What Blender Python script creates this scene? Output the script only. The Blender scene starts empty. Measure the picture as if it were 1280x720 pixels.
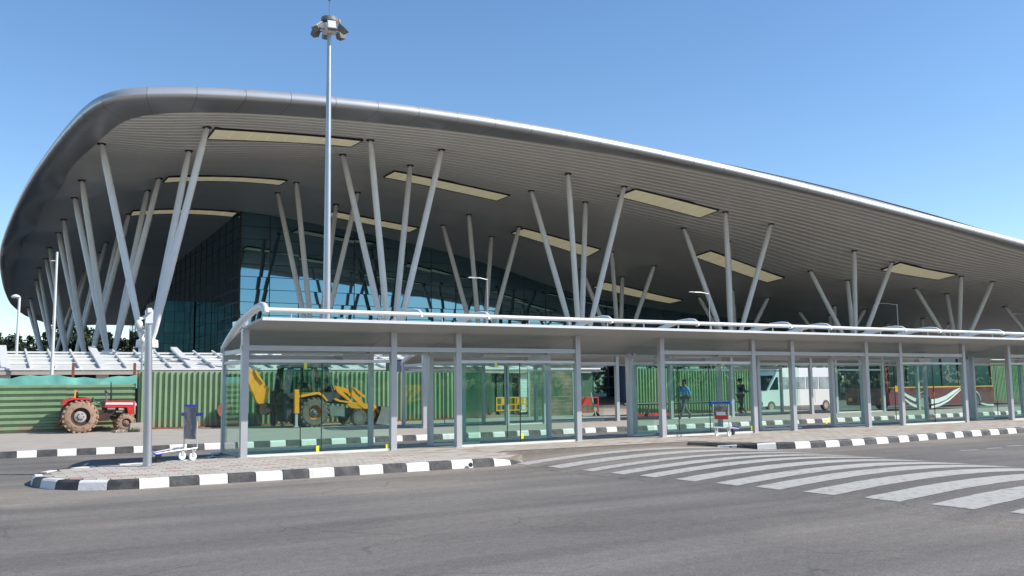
import bpy, math, random
import numpy as np
from mathutils import Vector, Matrix
random.seed(7)
scn = bpy.context.scene
COL = scn.collection

# ------------------------------------------------------------------ camera
F_PX = 1150.0; EYE = 1.65
TH = math.atan2(1950, 1150); PITCH = math.atan(124/1150.); ROLL = 0.0125
cam_d = bpy.data.cameras.new("camera"); cam = bpy.data.objects.new("camera", cam_d); COL.objects.link(cam)
cam_d.sensor_width = 36.0; cam_d.lens = F_PX/1280*36.0
cam_d.clip_start = 0.1; cam_d.clip_end = 6000
_v = Vector((math.cos(TH), math.sin(TH), 0)); _r = Vector((math.sin(TH), -math.cos(TH), 0)); _u = Vector((0, 0, 1))
FW = _v*math.cos(PITCH) + _u*math.sin(PITCH); UP0 = -_v*math.sin(PITCH) + _u*math.cos(PITCH)
RT = _r*math.cos(ROLL) - UP0*math.sin(ROLL); UP = UP0*math.cos(ROLL) + _r*math.sin(ROLL)
EYEV = Vector((0, 0, EYE))
M3 = Matrix((RT, UP, -FW)).transposed()
cam.matrix_world = Matrix.Translation(EYEV) @ M3.to_4x4()
scn.camera = cam
def ray(px, py): return FW + RT*((px-640)/F_PX) + UP*((360-py)/F_PX)
def onz(px, py, z=0.0): d = ray(px, py); return EYEV + d*((z-EYE)/d.z)
def ony(px, py, y): d = ray(px, py); return EYEV + d*(y/d.y)
def onx(px, py, x): d = ray(px, py); return EYEV + d*(x/d.x)
def PXZ(px, py, y): p = ony(px, py, y); return (p.x, p.z)

# ------------------------------------------------------------------ light
SUN = Vector((3.0, -2.35, 3.16)).normalized()
w = bpy.data.worlds.new("World"); scn.world = w; w.use_nodes = True
nt = w.node_tree; nt.nodes.clear()
sky = nt.nodes.new('ShaderNodeTexSky'); sky.sky_type = 'NISHITA'; sky.sun_disc = False
sky.sun_elevation = math.asin(SUN.z); sky.sun_rotation = math.atan2(SUN.x, SUN.y)
sky.altitude = 300; sky.air_density = 1.0; sky.dust_density = 0.25; sky.ozone_density = 2.6
bg = nt.nodes.new('ShaderNodeBackground'); bg.inputs[1].default_value = 0.14
wo = nt.nodes.new('ShaderNodeOutputWorld')
hs = nt.nodes.new('ShaderNodeHueSaturation'); hs.inputs['Saturation'].default_value = 1.12; hs.inputs['Value'].default_value = 1.0
nt.links.new(sky.outputs[0], hs.inputs['Color']); nt.links.new(hs.outputs[0], bg.inputs[0]); nt.links.new(bg.outputs[0], wo.inputs[0])
sd = bpy.data.lights.new("sun", 'SUN'); sd.energy = 4.6; sd.angle = math.radians(0.5); sd.color = (1.0, 0.945, 0.865)
so = bpy.data.objects.new("sun", sd); COL.objects.link(so); so.rotation_euler = SUN.to_track_quat('Z', 'Y').to_euler(); so.location = (0, 0, 80)
vs = scn.view_settings; vs.view_transform = 'Standard'; vs.look = 'None'; vs.exposure = 0.43; vs.gamma = 1.0
scn.render.film_transparent = False
try:
    scn.cycles.max_bounces = 10; scn.cycles.transparent_max_bounces = 24; scn.cycles.glossy_bounces = 4
except Exception: pass

# ------------------------------------------------------------------ materials
def mat(name, col, rough=0.6, metal=0.0, var=0.0, vscale=3.0, bump=0.0, bscale=30.0, stretch=(1, 1, 1), spec=0.5, col2=None, vlo=.35, vhi=.65, detail=6, coat=0, mscale=None):
    m = bpy.data.materials.new(name); m.use_nodes = True; n = m.node_tree; b = n.nodes['Principled BSDF']
    b.inputs['Base Color'].default_value = (*col, 1); b.inputs['Roughness'].default_value = rough; b.inputs['Metallic'].default_value = metal
    b.inputs['Specular IOR Level'].default_value = spec
    if coat: b.inputs['Coat Weight'].default_value = coat; b.inputs['Coat Roughness'].default_value = .08
    tc = n.nodes.new('ShaderNodeTexCoord'); mp = n.nodes.new('ShaderNodeMapping'); mp.inputs['Scale'].default_value = stretch
    n.links.new(tc.outputs['Object'], mp.inputs['Vector'])
    if var or col2:
        nz = n.nodes.new('ShaderNodeTexNoise'); nz.inputs['Scale'].default_value = vscale; nz.inputs['Detail'].default_value = detail; nz.inputs['Roughness'].default_value = .6
        n.links.new(mp.outputs[0], nz.inputs['Vector'])
        r = n.nodes.new('ShaderNodeMapRange'); r.inputs['From Min'].default_value = vlo; r.inputs['From Max'].default_value = vhi
        n.links.new(nz.outputs['Fac'], r.inputs['Value'])
        mx = n.nodes.new('ShaderNodeMix'); mx.data_type = 'RGBA'
        c2 = col2 if col2 else tuple(c*(1-var) for c in col)
        mx.inputs['A'].default_value = (*c2, 1); mx.inputs['B'].default_value = (*col, 1)
        n.links.new(r.outputs[0], mx.inputs['Factor']); n.links.new(mx.outputs['Result'], b.inputs['Base Color'])
    if bump:
        nb = n.nodes.new('ShaderNodeTexNoise'); nb.inputs['Scale'].default_value = bscale; nb.inputs['Detail'].default_value = 5
        n.links.new(mp.outputs[0], nb.inputs['Vector'])
        bp = n.nodes.new('ShaderNodeBump'); bp.inputs['Strength'].default_value = bump; bp.inputs['Distance'].default_value = .02
        n.links.new(nb.outputs['Fac'], bp.inputs['Height']); n.links.new(bp.outputs[0], b.inputs['Normal'])
    return m
def glassmat(name, tint, refl=(1, 1, 1), base=.04, rough=0.0, dust=0.0):
    m = bpy.data.materials.new(name); m.use_nodes = True; n = m.node_tree; n.nodes.clear()
    o = n.nodes.new('ShaderNodeOutputMaterial'); t = n.nodes.new('ShaderNodeBsdfTransparent'); t.inputs[0].default_value = (*tint, 1)
    g = n.nodes.new('ShaderNodeBsdfGlossy'); g.inputs['Color'].default_value = (*refl, 1); g.inputs['Roughness'].default_value = rough
    fr = n.nodes.new('ShaderNodeFresnel'); fr.inputs[0].default_value = 1.24
    ge = n.nodes.new('ShaderNodeNewGeometry'); io = n.nodes.new('ShaderNodeMapRange'); io.inputs['To Min'].default_value = 1.24; io.inputs['To Max'].default_value = 1/1.24
    n.links.new(ge.outputs['Backfacing'], io.inputs['Value']); n.links.new(io.outputs[0], fr.inputs[0])
    mx = n.nodes.new('ShaderNodeMixShader'); n.links.new(fr.outputs[0], mx.inputs[0]); n.links.new(t.outputs[0], mx.inputs[1]); n.links.new(g.outputs[0], mx.inputs[2])
    last = mx
    if dust:
        d = n.nodes.new('ShaderNodeBsdfDiffuse'); d.inputs[0].default_value = (.55, .75, .68, 1)
        nz = n.nodes.new('ShaderNodeTexNoise'); nz.inputs['Scale'].default_value = 1.3; nz.inputs['Detail'].default_value = 7
        mr = n.nodes.new('ShaderNodeMapRange'); mr.inputs['From Min'].default_value = .35; mr.inputs['From Max'].default_value = .7; mr.inputs['To Min'].default_value = dust*.3; mr.inputs['To Max'].default_value = dust
        n.links.new(nz.outputs['Fac'], mr.inputs['Value'])
        m2 = n.nodes.new('ShaderNodeMixShader'); n.links.new(mr.outputs[0], m2.inputs[0]); n.links.new(mx.outputs[0], m2.inputs[1]); n.links.new(d.outputs[0], m2.inputs[2]); last = m2
    n.links.new(last.outputs[0], o.inputs[0]); return m

def asphalt_mat():
    m = mat("asphalt", (.176, .163, .147), .92, 0, var=.14, vscale=.5, bump=.5, bscale=55, stretch=(.25, 1.6, 1), spec=.25)
    n = m.node_tree; b = n.nodes['Principled BSDF']; src = b.inputs['Base Color'].links[0].from_socket
    tc = n.nodes.new('ShaderNodeTexCoord')
    # sandy dust with a ragged edge of its own, swept towards the kerb lines
    sp = n.nodes.new('ShaderNodeSeparateXYZ'); n.links.new(tc.outputs['Object'], sp.inputs[0])
    nz = n.nodes.new('ShaderNodeTexNoise'); nz.inputs['Scale'].default_value = .6; nz.inputs['Detail'].default_value = 8
    mp = n.nodes.new('ShaderNodeMapping'); mp.inputs['Scale'].default_value = (.35, 1.3, 1); n.links.new(tc.outputs['Object'], mp.inputs[0]); n.links.new(mp.outputs[0], nz.inputs[0])
    a = n.nodes.new('ShaderNodeMath'); a.operation = 'SUBTRACT'; a.inputs[1].default_value = 17.2; n.links.new(sp.outputs['Y'], a.inputs[0])
    ab = n.nodes.new('ShaderNodeMath'); ab.operation = 'ABSOLUTE'; n.links.new(a.outputs[0], ab.inputs[0])
    f = n.nodes.new('ShaderNodeMapRange'); f.inputs['From Min'].default_value = 0; f.inputs['From Max'].default_value = 3.4; f.inputs['To Min'].default_value = 1.0; f.inputs['To Max'].default_value = 0; n.links.new(ab.outputs[0], f.inputs['Value'])
    q = n.nodes.new('ShaderNodeMapRange'); q.inputs['From Min'].default_value = .33; q.inputs['From Max'].default_value = .58; n.links.new(nz.outputs['Fac'], q.inputs['Value'])
    s = n.nodes.new('ShaderNodeMath'); s.operation = 'MULTIPLY'; n.links.new(f.outputs[0], s.inputs[0]); n.links.new(q.outputs[0], s.inputs[1])
    q2 = n.nodes.new('ShaderNodeMath'); q2.operation = 'ADD'; q2.use_clamp = True
    nf = n.nodes.new('ShaderNodeTexNoise'); nf.inputs['Scale'].default_value = .22; nf.inputs['Detail'].default_value = 8; n.links.new(tc.outputs['Object'], nf.inputs[0])
    rf = n.nodes.new('ShaderNodeMapRange'); rf.inputs['From Min'].default_value = .5; rf.inputs['From Max'].default_value = .72; rf.inputs['To Max'].default_value = .5; n.links.new(nf.outputs['Fac'], rf.inputs['Value'])
    n.links.new(s.outputs[0], q2.inputs[0]); n.links.new(rf.outputs[0], q2.inputs[1])
    mx = n.nodes.new('ShaderNodeMix'); mx.data_type = 'RGBA'; n.links.new(q2.outputs[0], mx.inputs['Factor']); n.links.new(src, mx.inputs['A']); mx.inputs['B'].default_value = (.29, .25, .205, 1)
    # fine aggregate speckle
    ng = n.nodes.new('ShaderNodeTexNoise'); ng.inputs['Scale'].default_value = 38; ng.inputs['Detail'].default_value = 3; n.links.new(tc.outputs['Object'], ng.inputs[0])
    gr = n.nodes.new('ShaderNodeMapRange'); gr.inputs['From Min'].default_value = .3; gr.inputs['From Max'].default_value = .7; gr.inputs['To Min'].default_value = .76; gr.inputs['To Max'].default_value = 1.24; n.links.new(ng.outputs['Fac'], gr.inputs['Value'])
    vm = n.nodes.new('ShaderNodeVectorMath'); vm.operation = 'SCALE'; n.links.new(mx.outputs['Result'], vm.inputs[0]); n.links.new(gr.outputs[0], vm.inputs['Scale'])
    def nz_(scale, st, lo, hi, t0, t1, det=6):
        a_ = n.nodes.new('ShaderNodeMapping'); a_.inputs['Scale'].default_value = st; n.links.new(tc.outputs['Object'], a_.inputs[0])
        b_ = n.nodes.new('ShaderNodeTexNoise'); b_.inputs['Scale'].default_value = scale; b_.inputs['Detail'].default_value = det; n.links.new(a_.outputs[0], b_.inputs[0])
        c_ = n.nodes.new('ShaderNodeMapRange'); c_.inputs['From Min'].default_value = lo; c_.inputs['From Max'].default_value = hi; c_.inputs['To Min'].default_value = t0; c_.inputs['To Max'].default_value = t1; n.links.new(b_.outputs['Fac'], c_.inputs['Value']); return c_.outputs[0]
    def mul(a_, b_):
        m_ = n.nodes.new('ShaderNodeMath'); m_.operation = 'MULTIPLY'; n.links.new(a_, m_.inputs[0]); n.links.new(b_, m_.inputs[1]); return m_.outputs[0]
    k1 = nz_(1.1, (.09, 1.0, 1), .38, .66, .84, 1.14)      # tyre-polished lanes
    k2 = nz_(.35, (.6, 1, 1), .6, .74, 1.0, .78)           # old oil stains
    k3 = nz_(9.0, (1, 1, 1), .35, .7, .90, 1.10, 8)
    vo = n.nodes.new('ShaderNodeTexVoronoi'); vo.feature = 'DISTANCE_TO_EDGE'; vo.inputs['Scale'].default_value = .55
    wv = n.nodes.new('ShaderNodeTexNoise'); wv.inputs['Scale'].default_value = 2.2; wv.inputs['Detail'].default_value = 5; n.links.new(tc.outputs['Object'], wv.inputs[0])
    va = n.nodes.new('ShaderNodeVectorMath'); va.operation = 'MULTIPLY_ADD'; va.inputs[1].default_value = (.5, .5, 0); n.links.new(wv.outputs['Color'], va.inputs[0]); n.links.new(tc.outputs['Object'], va.inputs[2]); n.links.new(va.outputs[0], vo.inputs['Vector'])
    cr = n.nodes.new('ShaderNodeMapRange'); cr.inputs['From Min'].default_value = 0; cr.inputs['From Max'].default_value = .012; cr.inputs['To Min'].default_value = .72; cr.inputs['To Max'].default_value = 1; n.links.new(vo.outputs['Distance'], cr.inputs['Value'])
    cm = nz_(.3, (1, 1, 1), .52, .58, 1, 0)                # only some areas are cracked
    mxx = n.nodes.new('ShaderNodeMath'); mxx.operation = 'MAXIMUM'; n.links.new(cr.outputs[0], mxx.inputs[0]); n.links.new(cm, mxx.inputs[1])
    sc_ = mul(mul(mul(k1, k2), k3), mxx.outputs[0])
    vm2 = n.nodes.new('ShaderNodeVectorMath'); vm2.operation = 'SCALE'; n.links.new(vm.outputs[0], vm2.inputs[0]); n.links.new(sc_, vm2.inputs['Scale'])
    n.links.new(vm2.outputs[0], b.inputs['Base Color'])
    return m

ASPH = asphalt_mat()
M_earth = mat("dry_earth", (.36, .305, .24), .95, var=.3, vscale=.12, bump=.4, bscale=8)
M_conc = mat("concrete_paving", (.40, .355, .30), .9, var=.16, vscale=1.5, bump=.3, bscale=40)
M_apron = mat("dark_apron_paving", (.09, .085, .08), .9, var=.2, vscale=.3)
M_joint = mat("paver_joint_sand", (.25, .215, .175), .95, var=.2, vscale=6)
M_pav = [mat("beige_paver", (.44, .395, .335), .88, var=.14, vscale=2.2, bump=.25, bscale=60), mat("pale_paver", (.49, .45, .39), .88, var=.14, vscale=2.6, bump=.25, bscale=60), mat("pink_paver", (.43, .27, .235), .88, var=.2, vscale=3, bump=.25, bscale=60)]
M_kw = mat("white_kerb_paint", (.72, .70, .665), .7, var=.0, vscale=5, col2=(.56, .53, .49), vlo=.25, vhi=.47, bump=.35, bscale=18)
M_kb = mat("black_kerb_paint", (.032, .032, .034), .55, col2=(.10, .095, .09), vscale=5, vlo=.3, vhi=.6, bump=.35, bscale=18)
M_zeb = mat("worn_white_road_paint", (.44, .42, .38), .85, col2=(.25, .23, .205), vscale=9, vlo=.28, vhi=.50, detail=9, bump=.4, bscale=55)
M_alu = mat("silver_grey_metal", (.47, .48, .49), .38, .75, var=.1, vscale=1.2)
M_fascia = mat("aluminium_fascia_panel", (.50, .50, .50), .36, .55, var=.08, vscale=.5)
M_soff = mat("soffit_metal_strips", (.84, .82, .76), .42, .15, var=.1, vscale=.25, stretch=(.3, 1, 1))
M_rtop = mat("roof_sheet_metal", (.55, .56, .57), .45, .6, var=.1, vscale=.3)
M_col = mat("white_column_paint", (.88, .88, .87), .38, .0, var=.08, vscale=1.0)
M_colb = mat("navy_plinth_paint", (.03, .045, .08), .5)
M_dark = mat("dark_steel", (.03, .03, .032), .5, .3)
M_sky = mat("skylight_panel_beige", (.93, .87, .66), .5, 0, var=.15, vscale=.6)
_b = M_sky.node_tree.nodes['Principled BSDF']; _b.inputs['Emission Color'].default_value = (1.0, .90, .58, 1); _b.inputs['Emission Strength'].default_value = .15   # faint glow added to the panels, standing in for daylight through them
M_fac = mat("reflective_facade_glass", (.15, .27, .33), .02, .95)
M_facd = mat("dark_teal_facade_glass", (.03, .10, .125), .12, .6)
M_mul = mat("dark_mullion", (.05, .06, .065), .45, .5)
M_int = mat("dark_interior", (.02, .02, .022), .9)
M_post = mat("shelter_grey_paint", (.50, .50, .515), .4, .35, var=.06, vscale=2)
M_wht = mat("white_metal_paint", (.72, .72, .70), .4, .1, var=.08, vscale=1.5)
M_can = mat("canopy_panel", (.38, .37, .355), .5, .1, var=.06, vscale=.6)
M_glass = glassmat("green_shelter_glass", (.85, .945, .912), dust=.010)
M_vglass = glassmat("vehicle_glass", (.62, .76, .76), base=.08)
M_grn = mat("green_painted_sheet", (.24, .36, .19), .5, .1, var=.2, vscale=.9, bump=.15, bscale=6)
M_gdk = mat("dark_green_sheet", (.045, .12, .065), .5, .1, var=.2, vscale=.9)
M_rust = mat("rusty_steel", (.24, .09, .05), .8, .1, var=.35, vscale=4)
M_teal = mat("teal_shade_net", (.20, .56, .47), .85, var=.3, vscale=1.2)
M_red = mat("tractor_red_paint", (.62, .03, .028), .32, 0, var=.1, vscale=3, coat=.4)
M_tyred = mat("dusty_tyre_rubber", (.36, .235, .16), .95, col2=(.10, .075, .06), vscale=7, vlo=.28, vhi=.5, bump=.6, bscale=20)
M_tyre = mat("tyre_rubber", (.055, .052, .05), .9, col2=(.15, .13, .11), vscale=5, vlo=.5, vhi=.75, bump=.5, bscale=20)
M_rim = mat("dirty_wheel_rim", (.50, .44, .40), .6, .2, var=.3, vscale=6)
M_eng = mat("oily_engine_metal", (.10, .06, .045), .7, .4, var=.5, vscale=8)
M_yel = mat("yellow_machine_paint", (.86, .32, .012), .45, 0, col2=(.40, .24, .05), vscale=3.5, vlo=.25, vhi=.42)
M_yrim = mat("orange_yellow_rim", (.62, .20, .02), .6, 0, var=.4, vscale=6)
M_blk = mat("black_plastic", (.02, .02, .022), .5)
M_cab = mat("dark_cab_paint", (.05, .06, .065), .5)
M_gry = mat("machine_grey", (.22, .22, .21), .6, .2, var=.3, vscale=4)
M_blue = mat("blue_plastic", (.02, .06, .62), .4)
M_steel = mat("trolley_steel", (.66, .66, .66), .3, .6)
M_stk = mat("yellow_sticker", (.80, .78, .02), .6)
M_mar = mat("maroon_bus_paint", (.17, .025, .035), .3, 0, coat=.5, var=.12, vscale=1)
M_busr = mat("bright_red_bus_paint", (.42, .03, .03), .3, 0, coat=.5)
M_canw = mat("weathered_white_sheet", (.60, .60, .575), .5, var=.18, vscale=.8)
M_bw = mat("white_bus_stripe", (.78, .80, .78), .4)
M_org = mat("orange_lamp_lens", (.85, .33, .02), .25)
M_bor = mat("orange_barrier_plastic", (.80, .40, .02), .5)
M_bre = mat("red_barrier_plastic", (.62, .035, .03), .5)
M_bcr = mat("cream_barrier_plastic", (.62, .64, .38), .5)
M_bark = mat("tree_bark", (.12, .085, .06), .9, var=.3, vscale=5)
M_leaf = mat("dark_foliage", (.025, .042, .02), .7, var=.5, vscale=.8)
M_leaf2 = mat("light_foliage", (.05, .075, .03), .7, var=.4, vscale=.8)
M_skin = mat("brown_skin", (.22, .11, .065), .6)
M_hair = mat("black_hair", (.01, .009, .008), .7)
M_shb = mat("navy_shirt_cloth", (.02, .035, .12), .85)
M_shl = mat("light_blue_shirt_cloth", (.10, .32, .60), .85)
M_trs = mat("dark_trouser_cloth", (.03, .03, .04), .9)
M_trg = mat("grey_trouser_cloth", (.14, .13, .12), .9)
M_crack = mat("road_crack", (.03, .027, .024), .95)

def mudfoot(m, h, col=(.30, .22, .15)):
    n = m.node_tree; b = n.nodes['Principled BSDF']; src = b.inputs['Base Color'].links[0].from_socket
    tc = n.nodes.new('ShaderNodeTexCoord'); sp = n.nodes.new('ShaderNodeSeparateXYZ'); n.links.new(tc.outputs['Object'], sp.inputs[0])
    gp = n.nodes.new('ShaderNodeNewGeometry'); nz = n.nodes.new('ShaderNodeTexNoise'); nz.inputs['Scale'].default_value = 1.6; nz.inputs['Detail'].default_value = 8; n.links.new(gp.outputs['Position'], nz.inputs[0])
    mr = n.nodes.new('ShaderNodeMapRange'); mr.inputs['From Min'].default_value = 0; mr.inputs['From Max'].default_value = h; mr.inputs['To Min'].default_value = .95; mr.inputs['To Max'].default_value = .0; n.links.new(sp.outputs['Z'], mr.inputs['Value'])
    ad = n.nodes.new('ShaderNodeMath'); ad.operation = 'MULTIPLY'; n.links.new(mr.outputs[0], ad.inputs[0])
    m2 = n.nodes.new('ShaderNodeMapRange'); m2.inputs['From Min'].default_value = .35; m2.inputs['From Max'].default_value = .6; m2.inputs['To Max'].default_value = 1.3; n.links.new(nz.outputs['Fac'], m2.inputs['Value']); n.links.new(m2.outputs[0], ad.inputs[1]); ad.use_clamp = True
    mx = n.nodes.new('ShaderNodeMix'); mx.data_type = 'RGBA'; n.links.new(ad.outputs[0], mx.inputs['Factor']); n.links.new(src, mx.inputs['A']); mx.inputs['B'].default_value = (*col, 1); n.links.new(mx.outputs['Result'], b.inputs['Base Color'])
    # streaks running down from the top
    s2 = n.nodes.new('ShaderNodeTexNoise'); mp = n.nodes.new('ShaderNodeMapping'); mp.inputs['Scale'].default_value = (6, 6, .5); n.links.new(gp.outputs['Position'], mp.inputs[0]); n.links.new(mp.outputs[0], s2.inputs[0])
    m3 = n.nodes.new('ShaderNodeMapRange'); m3.inputs['From Min'].default_value = .5; m3.inputs['From Max'].default_value = .75; m3.inputs['To Max'].default_value = .45; n.links.new(s2.outputs['Fac'], m3.inputs['Value'])
    my = n.nodes.new('ShaderNodeMix'); my.data_type = 'RGBA'; n.links.new(m3.outputs[0], my.inputs['Factor']); n.links.new(mx.outputs['Result'], my.inputs['A']); my.inputs['B'].default_value = (.34, .36, .26, 1); n.links.new(my.outputs['Result'], b.inputs['Base Color'])
mudfoot(M_grn, .45); mudfoot(M_gdk, .4)
M_vwin = mat("vehicle_window_tint", (.02, .06, .065), .12, 0, spec=.25)
M_vlite = mat("pale_curtained_window", (.42, .50, .50), .15, 0, spec=.6, var=.4, vscale=2)
# ------------------------------------------------------------------ mesh helpers
class MB:
    def __init__(s): s.v = []; s.f = []
    def quad(s, pts):
        n = len(s.v); s.v += [tuple(p) for p in pts]; s.f.append(tuple(range(n, n+len(pts)))); return s
    def box(s, a, b, rz=0, c=None):
        x0, y0, z0 = a; x1, y1, z1 = b
        P = [(x0,y0,z0),(x1,y0,z0),(x1,y1,z0),(x0,y1,z0),(x0,y0,z1),(x1,y0,z1),(x1,y1,z1),(x0,y1,z1)]
        return s.hexa(P)
    def hexa(s, P):
        n = len(s.v); s.v += [tuple(p) for p in P]
        for f in ((0,3,2,1),(4,5,6,7),(0,1,5,4),(1,2,6,5),(2,3,7,6),(3,0,4,7)): s.f.append(tuple(n+i for i in f))
        return s
    def ext(s, poly, y0, y1):            # polygon of (x,z) points extruded along y
        n = len(s.v); k = len(poly)
        s.v += [(x, y0, z) for x, z in poly] + [(x, y1, z) for x, z in poly]
        s.f.append(tuple(range(n, n+k))); s.f.append(tuple(range(n+2*k-1, n+k-1, -1)))
        for i in range(k): j = (i+1) % k; s.f.append((n+i, n+k+i, n+k+j, n+j))
        return s
    def bevbox(s, a, b, bv=.01):
        x0, y0, z0 = a; x1, y1, z1 = b; n = len(s.v)
        rings = [(z0, bv), (z0+bv, 0), (z1-bv, 0), (z1, bv)]
        for z, i in rings: s.v += [(x0+i,y0+i,z),(x1-i,y0+i,z),(x1-i,y1-i,z),(x0+i,y1-i,z)]
        for r in range(3):
            for q in range(4): s.f.append((n+r*4+q, n+r*4+(q+1) % 4, n+r*4+4+(q+1) % 4, n+r*4+4+q))
        s.f.append((n+3, n+2, n+1, n)); s.f.append((n+12, n+13, n+14, n+15)); return s
    def tube(s, pts, r, seg=8, cap=True, flat=1.0):
        pts = [Vector(p) for p in pts]; rs = r if isinstance(r, (list, tuple)) else [r]*len(pts); n0 = len(s.v)
        prev = None
        for i, p in enumerate(pts):
            t = (pts[min(i+1, len(pts)-1)] - pts[max(i-1, 0)]).normalized()
            a = prev if prev is not None else (Vector((0, 0, 1)) if abs(t.z) < .9 else Vector((1, 0, 0)))
            b1 = t.cross(a).normalized(); a2 = b1.cross(t).normalized(); prev = a2
            for k in range(seg):
                an = 2*math.pi*k/seg; s.v.append(tuple(p + (b1*math.cos(an) + a2*math.sin(an)*flat)*rs[i]))
        for i in range(len(pts)-1):
            for k in range(seg): s.f.append((n0+i*seg+k, n0+i*seg+(k+1) % seg, n0+(i+1)*seg+(k+1) % seg, n0+(i+1)*seg+k))
        if cap: s.f.append(tuple(n0+k for k in range(seg-1, -1, -1))); s.f.append(tuple(n0+(len(pts)-1)*seg+k for k in range(seg)))
        return s
    def lathe(s, prof, c, axis='Z', seg=16, caps=True):     # prof: (radius, height)
        n = len(s.v); c = Vector(c)
        for r, h in prof:
            for k in range(seg):
                a = 2*math.pi*k/seg; q = (r*math.cos(a), r*math.sin(a), h)
                if axis == 'Y': q = (q[0], q[2], q[1])
                if axis == 'X': q = (q[2], q[0], q[1])
                s.v.append(tuple(c + Vector(q)))
        for i in range(len(prof)-1):
            for k in range(seg): s.f.append((n+i*seg+k, n+i*seg+(k+1) % seg, n+(i+1)*seg+(k+1) % seg, n+(i+1)*seg+k))
        if caps: s.f.append(tuple(n+k for k in range(seg))); s.f.append(tuple(n+(len(prof)-1)*seg+k for k in range(seg)))
        return s
    def mesh(s, name, m, smooth=False):
        me = bpy.data.meshes.new(name); me.from_pydata(s.v, [], s.f); me.update()
        ms = m if isinstance(m, (list, tuple)) else [m]
        for x in ms: me.materials.append(x)
        if smooth: me.shade_smooth()
        return me
    def build(s, name, m, parent=None, smooth=False, fixn=True, auto=None):
        me = s.mesh(name, m, smooth)
        if fixn:
            import bmesh
            bm = bmesh.new(); bm.from_mesh(me); bmesh.ops.recalc_face_normals(bm, faces=bm.faces); bm.to_mesh(me); bm.free()
        if auto is not None:
            me.shade_smooth(); me.set_sharp_from_angle(angle=math.radians(auto))
        return link(name, me, parent)
def link(name, me, parent=None, loc=None):
    o = bpy.data.objects.new(name, me); COL.objects.link(o)
    if loc is not None: o.location = loc
    if parent is not None:
        o.parent = parent
        if loc is None: o.matrix_parent_inverse = (W(parent)).inverted()
    return o
def W(o):
    m = Matrix.LocRotScale(o.location, o.rotation_euler, o.scale)
    return (W(o.parent) @ o.matrix_parent_inverse @ m) if o.parent else m
def thing(name, label, cat, loc=(0, 0, 0), group=None, rz=0):
    o = bpy.data.objects.new(name, None); COL.objects.link(o); o.location = loc; o.rotation_euler = (0, 0, rz); o.empty_display_size = .2
    o['label'] = label; o['category'] = cat
    if group: o['group'] = group
    return o
def tag(o, label, cat, group=None):
    o['label'] = label; o['category'] = cat
    if group: o['group'] = group
    return o
def struct(o): o['kind'] = 'structure'; return o
def stuff(o): o['kind'] = 'stuff'; return o
def copy_tree(o, parent=None):
    c = o.copy(); COL.objects.link(c)
    if parent is not None: c.parent = parent
    for ch in list(o.children): copy_tree(ch, c)
    return c

# ================================================================== GROUND
g = MB().quad([(-1500, -1500, -.06), (2500, -1500, -.06), (2500, 2500, -.06), (-1500, 2500, -.06)]).build('ground', M_earth, fixn=False); struct(g)
# road sheet with the raised crossing swelling out of it
def hump(x, y):
    if x < 10.25 or x > 17.35 or y > 18.6: return 0
    t = (x-10.25)/7.1
    return .168*math.sin(math.pi*t)**.85 if 0 < t < 1 else 0
mb = MB(); mb.quad([(-300, -200, 0), (10.2, -200, 0), (10.2, 27.1, 0), (-300, 27.1, 0)]); mb.quad([(17.4, -200, 0), (400, -200, 0), (400, 27.1, 0), (17.4, 27.1, 0)]); mb.quad([(10.2, -200, 0), (17.4, -200, 0), (17.4, 2.5, 0), (10.2, 2.5, 0)]); mb.quad([(10.2, 18.6, 0), (17.4, 18.6, 0), (17.4, 27.1, 0), (10.2, 27.1, 0)])
struct(mb.build('road', ASPH))
N = 40; mb = MB(); ys = [2.5, 3.3] + [18.6]
for j, y in enumerate(ys):
    for i in range(N+1):
        x = 10.2+7.2*i/N; mb.v.append((x, y, hump(x, y) if j else 0))
for j in range(2):
    for i in range(N): a = j*(N+1)+i; mb.f.append((a, a+1, a+N+2, a+N+1))
struct(mb.build('raised_crossing', ASPH, auto=40))
# stripes: every painted bar is a sheet of its own lying 4 mm proud of the table
cross_stripes = [(16.22, 15.69), (15.07, 14.70), (14.22, 13.80), (13.42, 12.98), (12.50, 12.01), (11.58, 11.07), (10.75, 10.24), (9.83, 9.26), (8.80, 8.22), (7.80, 7.19), (6.78, 6.2), (5.8, 5.2), (4.8, 4.25)]
zr = bpy.data.objects['raised_crossing']
for k, (y1, y0) in enumerate([(17.35, 16.9)]+cross_stripes):
    mb = MB(); xs0 = 10.25+.06*k + .05; xe = 17.15+random.uniform(-.15, .1)
    for i in range(33):
        x = xs0+(xe-xs0)*i/32; j0 = random.uniform(-.012, .012)
        mb.v += [(x, y0+j0, hump(x, y0)+.005), (x, y1+random.uniform(-.012, .012), hump(x, y1)+.005)]
    for i in range(32): mb.f.append((2*i, 2*i+2, 2*i+3, 2*i+1))
    mb.build('crossing_stripe', M_zeb, zr, auto=40)
for a, b in (((1203, 563.5), (1226, 562.5)), ((1236, 561), (1254, 560)), ((1262, 558), (1279, 557))):
    p = onz(*a); q = onz(*b); struct(MB().quad([(p.x, p.y, .004), (q.x, q.y-.02, .004), (q.x, q.y+.12, .004), (p.x, p.y+.12, .004)]).build('lane_dash', M_zeb, fixn=False))
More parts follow.
